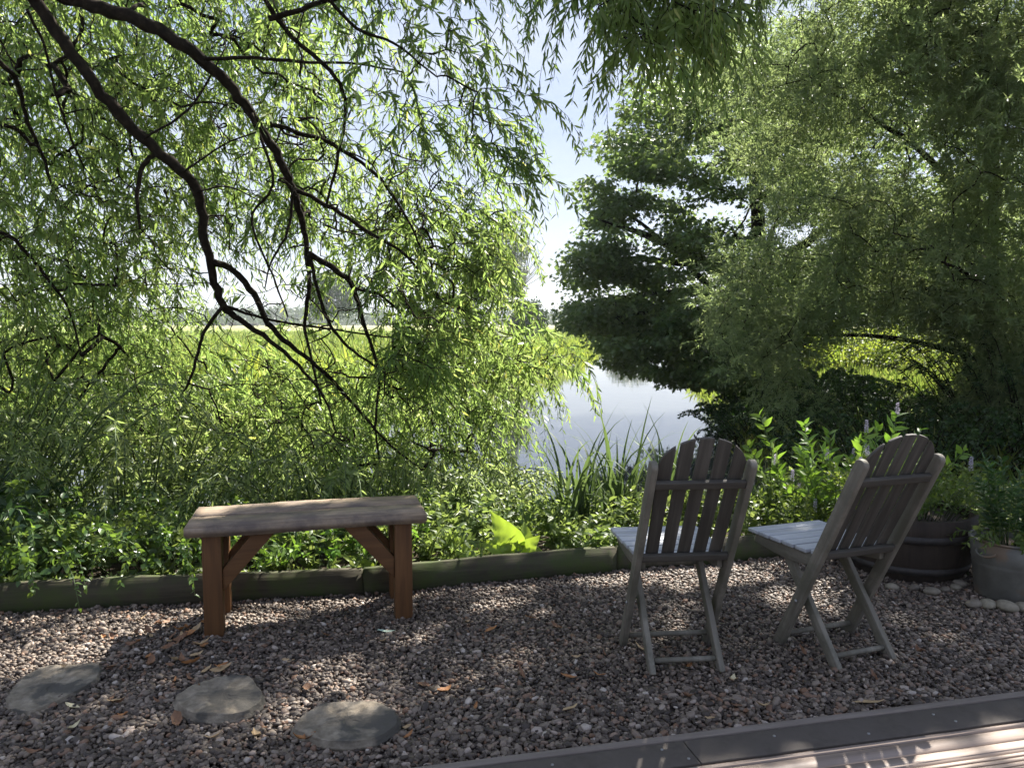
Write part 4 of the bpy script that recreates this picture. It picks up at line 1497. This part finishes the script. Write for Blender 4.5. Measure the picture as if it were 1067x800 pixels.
# left bank
shrub('sallow_bush', (-4.6, 6.1, -.5), 210, 1.95, .8, 46, .10, .022, 'sallow', 'sunlit narrow leaved bush at the left edge behind the dark shrub', 'bush', kind='lance', brad=1.0, grav=.3, leaf_down=.5, sm='stem', smm=.008)
shrub('sallow_bush', (-3.2, 6.3, -.6), 200, 1.65, .8, 46, .10, .022, 'sallow', 'sunlit narrow leaved bush at the waterside left of the bench', 'bush', kind='lance', brad=.9, grav=.3, leaf_down=.5, sm='stem', smm=.008)
shrub('sallow_bush', (-1.5, 6.6, -.75), 190, 1.25, .8, 46, .095, .020, 'sallow', 'grey green narrow leaved bush at the waterside behind the bench', 'bush', kind='lance', brad=1.0, grav=.32, leaf_down=.5, sm='stem', smm=.008)
shrub('sallow_bush', (-.75, 6.2, -.6), 150, .95, .6, 44, .09, .019, 'sallow', 'grey green narrow leaved bush between bench and lime leaved plant', 'bush', kind='lance', brad=.7, grav=.35, leaf_down=.6, sm='stem', smm=.008)
shrub('bramble_bush', (-2.75, 4.25, -.05), 75, .50, 1.1, 26, .062, .040, 'bramble', 'glossy bramble with rounded leaves at far left over the timber edging', 'bush', brad=.45, grav=.35)
shrub('bramble_bush', (-2.0, 4.5, -.1), 70, .42, 1.1, 26, .055, .032, 'bramble', 'glossy low bramble beside the left bench leg, behind the edging', 'bush', brad=.45, grav=.35)
shrub('laurel_shrub', (-3.2, 4.35, -.05), 26, .62, .9, 16, .12, .05, 'dark_bush', 'dark shrub with large leaves at the left edge of the picture', 'shrub', brad=.25, grav=.3, smm=.006)
shrub('leafy_weed', (-1.15, 4.55, -.12), 46, .34, .9, 20, .085, .026, 'mint', 'bright green weed with pointed leaves seen under the bench', 'plant', kind='lance', brad=.4, grav=.3)
shrub('leafy_weed', (-.62, 4.55, -.12), 40, .36, .9, 20, .075, .024, 'nettle', 'green weed with pointed leaves right of the bench legs', 'plant', kind='lance', brad=.35, grav=.3)

# nettle bed between bench and planters: nobody could count these stems
nst = 1330
xs = RNG.uniform(-3.6, 4.3, nst)
ys = timber_y(xs) + np.where(xs > 1.9, .2, .10) + RNG.uniform(0, 1, nst) ** 1.2 * 1.7
S0 = np.stack([xs, ys, ground_z(xs, ys)], -1)
_low = ((np.abs(xs + .12) < .44) & (ys < 4.62)) | ((xs < -.4) & (ys < timber_y(xs) + .40))
H = RNG.uniform(.24, .46, nst) * (1 - .25 * np.clip((ys - timber_y(xs) - .2), 0, 1)) * (1 + .12 * vnoise(xs, ys, 4)) * np.where(ys - timber_y(xs) < .35, .75, 1.15) * np.where(xs < -.6, .8, 1.0) * np.where(_low, np.where((xs > -.6) & (ys < 4.36), .22, .38), 1.0) * np.where((xs > .1) & (xs < 1.2), .85, 1)
pts, B, D, N, LL, WW = strands(S0, nrm(np.stack([RNG.normal(0, .18, nst), RNG.normal(-.05, .18, nst), np.ones(nst)], -1)), H * 1.5, .05, 22, .078, .040, .15, 1.1, .2, .08, 1.2)
v_, f_ = leaf_arrays(B, D, N, LL, WW, 'ovate', .2)
mb = MB()
mb.add(v_, f_)
for i in range(nst):
    mb.tube(pts[i], np.linspace(.003, .001, 6), 4)
o = mb.build('undergrowth', M['nettle'])
tag(o, 'green nettles and weeds growing on the bank behind the chairs', 'undergrowth', kind='stuff')


# arching flag iris clumps
def iris(base, n, H, label, spread=.35):
    base = np.asarray(base, float)
    root = empty('iris_clump', base, 0, label, 'iris', 'clumps of arching flag iris')
    vv, ff = [], []
    for i in range(n):
        az = RNG.uniform(0, 6.28)
        L_ = H * RNG.uniform(.7, 1.2)
        bend = RNG.uniform(.15, 1.25)
        w = RNG.uniform(.013, .020)
        dx, dy = math.cos(az), math.sin(az)
        sx, sy = -dy, dx
        b0 = np.array([RNG.normal(0, .05), RNG.normal(0, .05), -.05])
        m = 12
        pos = b0.copy()
        th = RNG.uniform(.03, .22)
        k0 = len(vv)
        for j in range(m):
            t = j / (m - 1)
            ww = w * (1 - t ** 2.2) * (.75 + .25 * min(1, t * 5)) + .0006
            vv += [tuple(pos + np.array([sx, sy, 0]) * ww), tuple(pos + np.array([dx, dy, .2]) * ww * .25), tuple(pos - np.array([sx, sy, 0]) * ww)]
            th2 = th + bend * 2.3 * max(0, t - .35) ** 1.5 * 1.8
            pos = pos + L_ / (m - 1) * np.array([math.sin(th2) * dx, math.sin(th2) * dy, math.cos(th2)])
        for j in range(m - 1):
            a = k0 + j * 3
            ff += [(a, a + 1, a + 4, a + 3), (a + 1, a + 2, a + 5, a + 4)]
    obj('leaves', mk_mesh('leaves', vv, [ff], True), M['iris'], root)


iris((.40, 5.05, -.22), 36, 1.04, 'arching iris clump nearest the lime leaved plant, at the water')
iris((.70, 5.15, -.25), 40, 1.08, 'iris clump with long arching blades beside the left chair post')
iris((1.05, 5.25, -.27), 34, 1.02, 'iris clump seen through the slats of the chair facing the river')
iris((1.78, 5.15, -.25), 10, .95, 'narrow upright iris leaves between the two chair backs')

# the lime coloured plant with big leaves
lb = np.array([-.05, 4.33, .02])
lime = empty('large_leaf_plant', lb, 0, 'lime yellow plant with big pointed leaves behind the timber edging', 'plant')


def big_leaf(base, tip, w, m, normal, parent, fold=.35):
    base, tip = np.asarray(base, float), np.asarray(tip, float)
    d = tip - base
    L_ = np.linalg.norm(d)
    d = d / L_
    s = nrm(np.cross(d, normal))
    nn = np.cross(s, d)
    n, vv, ff = 25, [], []
    for i in range(n):
        t = i / (n - 1)
        hw = w * (math.sin(math.pi * t ** .62) ** .9) * (1 - .15 * t) if 0 < t < 1 else 0
        hw += .001
        for k in (-1, -.66, -.33, 0, .33, .66, 1):
            z = fold * hw * abs(k) - .25 * L_ * t * t + .10 * hw * math.sin(t * 26 - abs(k) * 5) * (.3 + abs(k)) + (.10 * hw if k == 0 else 0)
            vv.append(base + d * L_ * t + s * hw * k + nn * z)
    for i in range(n - 1):
        for k in range(6):
            a = i * 7 + k
            ff.append((a, a + 1, a + 8, a + 7))
    return obj('leaf', mk_mesh('leaf', vv, [ff], True), m, parent)


DEP = 4.33
for (bu, bv), (tu, tv), w, dd, nrmv in [((541, 588), (512, 541), .072, 0, (-.3, -.8, .5)), ((540, 590), (498, 575), .055, .03, (0, -.7, .7)), ((542, 592), (560, 572), .05, -.02, (.3, -.7, .7)),
                                        ((536, 592), (510, 582), .05, -.05, (0, -.8, .6)), ((545, 592), (580, 590), .05, .05, (.1, -.5, .85)), ((492, 596), (462, 564), .042, -.02, (-.2, -.6, .8)), ((500, 592), (468, 590), .03, .0, (0, -.5, .8)), ((548, 590), (548, 556), .045, .06, (.2, -.8, .5))]:
    bv, tv = bv - 13, tv - (13 if tv > 545 else 5)
    big_leaf(P(bu, bv, DEP + .02) - lb, P(tu, tv, DEP + dd) - lb, w * 1.15, M['lime'], nrmv, lime)
obj('stems', tubes_mesh([(smooth_path([(0, .02, -.1), P(u, v, DEP) * .5 - lb * .5 + (0, 0, -.05), P(u, v - 9, DEP + .02) - lb], 8), np.linspace(.006, .004, 8)) for u, v in ((541, 588), (492, 596), (546, 591))], 'stems'), M['stem'], lime)
# the same plant pokes up under the bench
lb2 = P(392, 600, 4.12)
lime2 = empty('large_leaf_plant', lb2, 0, 'lime yellow pointed leaves seen under the bench by its right legs', 'plant')
for (bu, bv), (tu, tv), w in [((395, 600), (358, 574), .04), ((396, 600), (376, 592), .03), ((396, 600), (404, 580), .03)]:
    big_leaf(P(bu, bv, 4.12) - lb2, P(tu, tv, 4.10) - lb2, w, M['lime'], (-.1, -.6, .8), lime2)

# tall mint-like plant with pale flower spikes, behind the turned chair
shrub('flowering_mint', (2.14, 4.90, -.02), 30, .80, .40, 22, .135, .052, 'mint', 'tall bright green leafy plant with pale flower spikes behind the turned chair', 'plant', brad=.26, grav=.02, leaf_down=-.1, side=1.1, flowers=8, smm=.005, t0=.25)
shrub('grey_sage', (1.84, 4.72, -.05), 70, .48, .5, 28, .06, .020, 'herb', 'grey green bushy herb with lilac spikes left of the turned chair', 'plant', kind='lance', brad=.22, grav=.06, leaf_down=0, flowers=9)
shrub('bushy_herb', bc + (.02, 0, .31), 130, .34, .75, 26, .036, .020, 'herb', 'fine leaved yellow green herb filling the barrel planter', 'plant', brad=.27, grav=.12, leaf_down=0, flowers=4, smm=.0025)
shrub('lily_plant', uc + (0, 0, .262), 15, .42, .28, 46, .085, .017, 'lily', 'upright dark green plant with whorled narrow leaves in the metal bucket', 'plant', kind='lance', brad=.07, grav=.03, leaf_down=.0, side=1.2)
shrub('trailing_weed', uc + (.02, -.02, .265), 26, .16, 1.4, 14, .05, .018, 'herb', 'pale low weed trailing over the rim of the bucket', 'plant', kind='lance', brad=.11, grav=.35, smm=.002)
shrub('leafy_weed', (2.72, 4.25, -.02), 40, .45, .6, 20, .06, .03, 'nettle', 'green weed growing between the barrel and the bucket', 'plant', brad=.22, grav=.2)

# ------------------------------------------------------------------ far bank and meadow
# reeds and rough herbs on the far bank: one mass
nr = 26000
x = RNG.uniform(-34, 9, nr)
y = RNG.uniform(18, 62, nr)
s = poly_sdf(x, y, RIVER)
kp = (s > .1) & (s < 6.5 * RNG.uniform(.1, 1, nr)) & (x < y * .30 - 1.0)
x, y, s = x[kp], y[kp], s[kp]
n = len(x)
Bp = np.stack([x, y, ground_z(x, y) - .05], -1)
Dp = nrm(np.stack([RNG.normal(0, .3, n), RNG.normal(0, .3, n), np.ones(n)], -1))
Hh = RNG.uniform(.5, 1.25, n) * np.where(x > -4, .6, 1.0) * (1 + .3 * vnoise(x, y, .9))
v_, f_ = leaf_arrays(Bp, Dp, rand_unit(n), Hh, RNG.uniform(.05, .14, n), 'lance', .3)
tag(obj('reeds', mk_mesh('reeds', v_, f_), M['bright_bush']), 'bright rough reeds and weeds lining the far bank', 'reeds', kind='stuff')
# meadow grass tufts
ng = 60000
r = 22 + 110 * RNG.uniform(0, 1, ng) ** 1.6
t = RNG.uniform(-.62, .62, ng)
x, y = r * np.sin(t), r * np.cos(t)
s = poly_sdf(x, y, RIVER)
kp = s > 1.0
x, y, r = x[kp], y[kp], r[kp]
n = len(x)
Bp = np.stack([x, y, ground_z(x, y) - .03], -1)
Dp = nrm(np.stack([RNG.normal(0, .35, n), RNG.normal(0, .35, n), np.ones(n)], -1))
v_, f_ = leaf_arrays(Bp, Dp, rand_unit(n), RNG.uniform(.15, .45, n) * (1 + r / 120), .05 * (1 + r / 60), 'kite', .35)
tag(obj('grass', mk_mesh('grass', v_, f_), M['grass']), 'tufted meadow grass beyond the river', 'grass', kind='stuff')
# rank grass on the right bank
ng = 22000
x, y = RNG.uniform(3.2, 26, ng), RNG.uniform(6.5, 36, ng)
s = poly_sdf(x, y, RIVER)
kp = (s > .15) & (x < .8 * y + 3)
x, y = x[kp], y[kp]
n = len(x)
Bp = np.stack([x, y, ground_z(x, y) - .03], -1)
Dp = nrm(np.stack([RNG.normal(0, .35, n), RNG.normal(0, .35, n), np.ones(n)], -1))
v_, f_ = leaf_arrays(Bp, Dp, rand_unit(n), RNG.uniform(.2, .6, n), .03, 'kite', .35)
tag(obj('bank_grass', mk_mesh('bank_grass', v_, f_), M['grass']), 'rank grass on the right bank under the trees', 'grass', kind='stuff')

# far wood along the horizon
nw = 430
az = RNG.uniform(-.75, .75, nw)
rr = RNG.uniform(400, 520, nw)
cx, cy = rr * np.sin(az), rr * np.cos(az)
hh = RNG.uniform(6.5, 11, nw) * (1 + .28 * vnoise(az, az * 0, 11, 2))
parts = []
for k in range(nw):
    m = 130
    o = rand_unit(m) * RNG.uniform(.6, 1, (m, 1)) * np.array([6.0, 5.0, hh[k] * .55])
    Bp = np.array([cx[k], cy[k], hh[k] * .48]) + o
    parts.append((Bp, rand_unit(m) + DOWN * .3, nrm(o + RNG.normal(0, 1, (m, 3))), RNG.uniform(1.2, 2.4, m), 1.4))
obj_w = obj('far_wood', crown_mesh(parts, 'kite', 'far_wood'), M['far_leaf'])
tag(obj_w, 'bluish belt of distant woodland along the horizon', 'wood', kind='stuff')
# low wooded hills behind
hx = np.linspace(-880, 880, 120)
hv, hf = [], []
for j, (dy, k) in enumerate([(0, 0), (40, .6), (110, 1.0), (220, .8)]):
    for i, x_ in enumerate(hx):
        z = k * (9 + 4 * math.sin(x_ * .009 + 1) + 3 * math.sin(x_ * .021) + 1.2 * math.sin(x_ * .09) + RNG.normal(0, .5))
        hv.append((x_, 780 + dy + 60 * math.sin(x_ * .004), z - 1.5))
for j in range(3):
    for i in range(119):
        a = j * 120 + i
        hf.append((a, a + 1, a + 121, a + 120))
hm = rock_mat('wooded_hill', [(.3, (.03, .05, .022)), (.7, (.06, .085, .04))], scale=.05, rough=1, bump=1)
tag(obj('hills', mk_mesh('hills', hv, [hf], True), hm), kind='structure')


# the pale riverside tree in the distance, half bare on one side, and companions
def far_tree(base, H, rad, n, lm, label, bark='bark_pale', bare=0, group='trees across the river', lsz=.3, name='riverside_tree', cz=.62, rz=.42):
    base = np.asarray(base, float)
    limbs = [([base, base + (.05 * H * .3, 0, .3 * H), base + (0, 0, .62 * H), base + (.02 * H, 0, .9 * H)], .022 * H, .006 * H)]
    for k in range(9):
        a_ = RNG.uniform(0, 6.28)
        h = H * RNG.uniform(.25, .6)
        e = base + np.array([math.cos(a_) * rad * .75, math.sin(a_) * rad * .75, min(H * .93, h + .32 * H)])
        limbs.append(([base + (0, 0, h), base * .5 + e * .5 + (0, 0, .1 * h), e], .009 * H, .003 * H))
    for k in range(bare):
        e = base + np.array([rad * RNG.uniform(.9, 1.5), RNG.normal(0, .4), H * RNG.uniform(.5, .85)])
        limbs.append(([base + (0, 0, H * .4), base * .45 + e * .55 + (0, 0, H * .17), e], .004 * H, .0015 * H))
    c = ell_points(n, base + (-.05 * H, 0, cz * H), (rad, rad, rz * H), .2)
    return clustered_tree(name, base, label, limbs, c, rad * .22, 42, lsz, lsz * .55, lm, 'kite', .8, bark=bark, group=group, twig_r=.012)


far_tree((.2, 88, -.3), 13.0, 2.5, 170, 'poplar', 'tall pale grey tree with bare twigs beyond the far bank', bare=8, lsz=.34)
far_tree((-2.5, 76, -.3), 8.0, 2.4, 130, 'far_leaf', 'rounded darker tree left of the pale grey tree, partly behind willow', lsz=.34)
far_tree((1.9, 80, -.3), 4.2, 1.9, 120, 'far_leaf', 'low dark bush at the foot of the pale grey tree', lsz=.3, name='riverside_bush', cz=.5, rz=.5)
far_tree((15.5, 98, -.3), 5.0, 3.2, 130, 'far_leaf', 'low dark bush closing the far bend of the river', lsz=.4, name='riverside_bush', cz=.45, rz=.5)
far_tree((-34, 150, 0), 11, 5.5, 190, 'far_leaf', 'round tree alone on the meadow far behind the bench', lsz=.55)
for bx, by, H_, rd, lab in [(23, 47, 7, 4.0, 'shadowed tree beyond the sunlit grass, right of the sunlit bushes'), (31, 52, 8, 4.5, 'dark tree at the right end of the sunlit grass'), (17, 50, 6.5, 3.6, 'dark tree behind the tall sunlit bush')]:
    far_tree((bx, by, -.3), H_, rd, 170, 'far_leaf', lab, bark='bark', group='trees behind the right bank', lsz=.34, name='meadow_tree', cz=.55, rz=.5)


# cattle far across the meadow: small bodies with legs and lowered heads
def cow_mesh():
    mb = MB()
    mb.tube(smooth_path([(-1.0, 0, 1.05), (-.7, 0, 1.08), (0, 0, 1.02), (.6, 0, 1.08), (.95, 0, 1.12)], 12), np.interp(np.linspace(0, 1, 12), [0, .1, .5, .85, 1], [.18, .34, .40, .36, .2]), 10)
    mb.tube(smooth_path([(.85, 0, 1.15), (1.15, 0, .95), (1.35, 0, .55), (1.45, 0, .25)], 8), [.2, .19, .17, .15, .14, .13, .11, .08], 8)
    for x_, y_ in ((-.75, .2), (-.75, -.2), (.7, .2), (.7, -.2)):
        mb.tube([(x_, y_, .95), (x_ + .03, y_, .5), (x_, y_, 0)], [.13, .075, .06], 7)
    mb.tube([(-1.05, 0, 1.2), (-1.15, 0, .9), (-1.13, 0, .45)], [.04, .03, .05], 5)
    for y_ in (-.18, .18):
        mb.tube([(1.2, y_ * .5, .95), (1.15, y_ * 1.4, 1.0)], [.05, .03], 5)
    return mb.mesh('cow', True)


cm = cow_mesh()
cm.materials.append(M['cow'])
for i in range(14):
    o = bpy.data.objects.new('cow', cm)
    COL.objects.link(o)
    y_ = RNG.uniform(270, 330)
    x_ = (RNG.uniform(205, 300) - 533.5) / FOC * y_
    o.location = (x_, y_, float(ground_z(x_, y_)))
    o.rotation_euler = (0, 0, RNG.choice([0, math.pi]) + RNG.normal(0, .5))
    tag(o, 'tiny dark grazing cow far across the meadow below the distant wood', 'cow', 'cattle grazing far across the meadow')

# ------------------------------------------------------------------ sky, sun, air
w = bpy.data.worlds.new('World')
scene.world = w
w.use_nodes = True
nt = w.node_tree
nt.nodes.clear()
L = nt.links.new
out = nt.nodes.new('ShaderNodeOutputWorld')
bg = nt.nodes.new('ShaderNodeBackground')
sky = nt.nodes.new('ShaderNodeTexSky')
sky.sky_type = 'NISHITA'
sky.sun_disc = False
sky.sun_elevation = SUN_EL
sky.sun_rotation = SUN_AZ
sky.air_density = 1.0
sky.dust_density = 1.2
sky.ozone_density = 1.0
tc = nt.nodes.new('ShaderNodeTexCoord')
mp = nt.nodes.new('ShaderNodeMapping')
mp.inputs['Scale'].default_value = (1, 1, 2.2)
L(tc.outputs['Generated'], mp.inputs[0])
n1 = nd(nt, 'ShaderNodeTexNoise', Scale=2.3, Detail=7.0, Roughness=.58, Distortion=.4)
L(mp.outputs[0], n1.inputs['Vector'])
f1 = ramp(nt, n1.outputs[0], [(.40, (.0, .0, .0)), (.66, (.9, .9, .9))])
sp = nt.nodes.new('ShaderNodeSeparateXYZ')
L(tc.outputs['Generated'], sp.inputs[0])
f2 = ramp(nt, sp.outputs['Z'], [(0, (.9, .9, .9)), (.16, (.55, .55, .55)), (.32, (.1, .1, .1))])
mx = nd(nt, 'ShaderNodeMix', data_type='RGBA', blend_type='SCREEN')
mx.inputs[0].default_value = 1
L(f1, mx.inputs[6])
L(f2, mx.inputs[7])
cl = nd(nt, 'ShaderNodeMix', data_type='RGBA')
L(mx.outputs[2], cl.inputs[0])
cl.inputs[6].default_value = (2.2, 2.95, 5.1, 1)
cl.inputs[7].default_value = (4.1, 4.4, 5.1, 1)
mc = nd(nt, 'ShaderNodeMix', data_type='RGBA')
mc.inputs[0].default_value = .85
L(sky.outputs[0], mc.inputs[6])
L(cl.outputs[2], mc.inputs[7])
L(mc.outputs[2], bg.inputs[0])
bg.inputs[1].default_value = .05
L(bg.outputs[0], out.inputs[0])

sd = bpy.data.lights.new('sun', 'SUN')
sd.energy = 5.0
sd.angle = R(.5)
sd.color = (1.0, .955, .88)
so = bpy.data.objects.new('sun', sd)
COL.objects.link(so)
so.rotation_euler = Vector(SUN).to_track_quat('Z', 'Y').to_euler()

HAZE = True
if HAZE:
    hb = MB()
    hb.box((2300, 1100, 50), Matrix.Translation((0, 500, 22)), 0)
    m, nt, out = mat('thin_air')
    pv = nd(nt, 'ShaderNodeVolumePrincipled', Density=.00035)
    pv.inputs['Color'].default_value = (.86, .91, 1, 1)
    pv.inputs['Anisotropy'].default_value = .2
    nt.links.new(pv.outputs[0], out.inputs['Volume'])
    tag(hb.build('haze', m), 'thin summer haze in the air', 'haze', kind='stuff')

# ------------------------------------------------------------------ camera and render settings
cd = bpy.data.cameras.new('camera')
cd.sensor_width = 36
cd.lens = 36 * FOC / 1067
cd.clip_end = 4000
cam = bpy.data.objects.new('camera', cd)
COL.objects.link(cam)
cam.location = (0, 0, CAMH)
cam.rotation_euler = (math.pi / 2 - PITCH, 0, 0)
scene.camera = cam
vs = scene.view_settings
scene.display_settings.display_device = 'sRGB'
vs.view_transform = 'Standard'
vs.look = 'None'
vs.exposure = 1.92
vs.gamma = 1
vs.use_curve_mapping = False
cy = scene.cycles
cy.use_denoising = True
cy.max_bounces = 7
cy.diffuse_bounces = 4
cy.transmission_bounces = 5
cy.glossy_bounces = 3
cy.volume_bounces = 1
cy.sample_clamp_indirect = 8
cy.caustics_reflective = False
cy.caustics_refractive = False
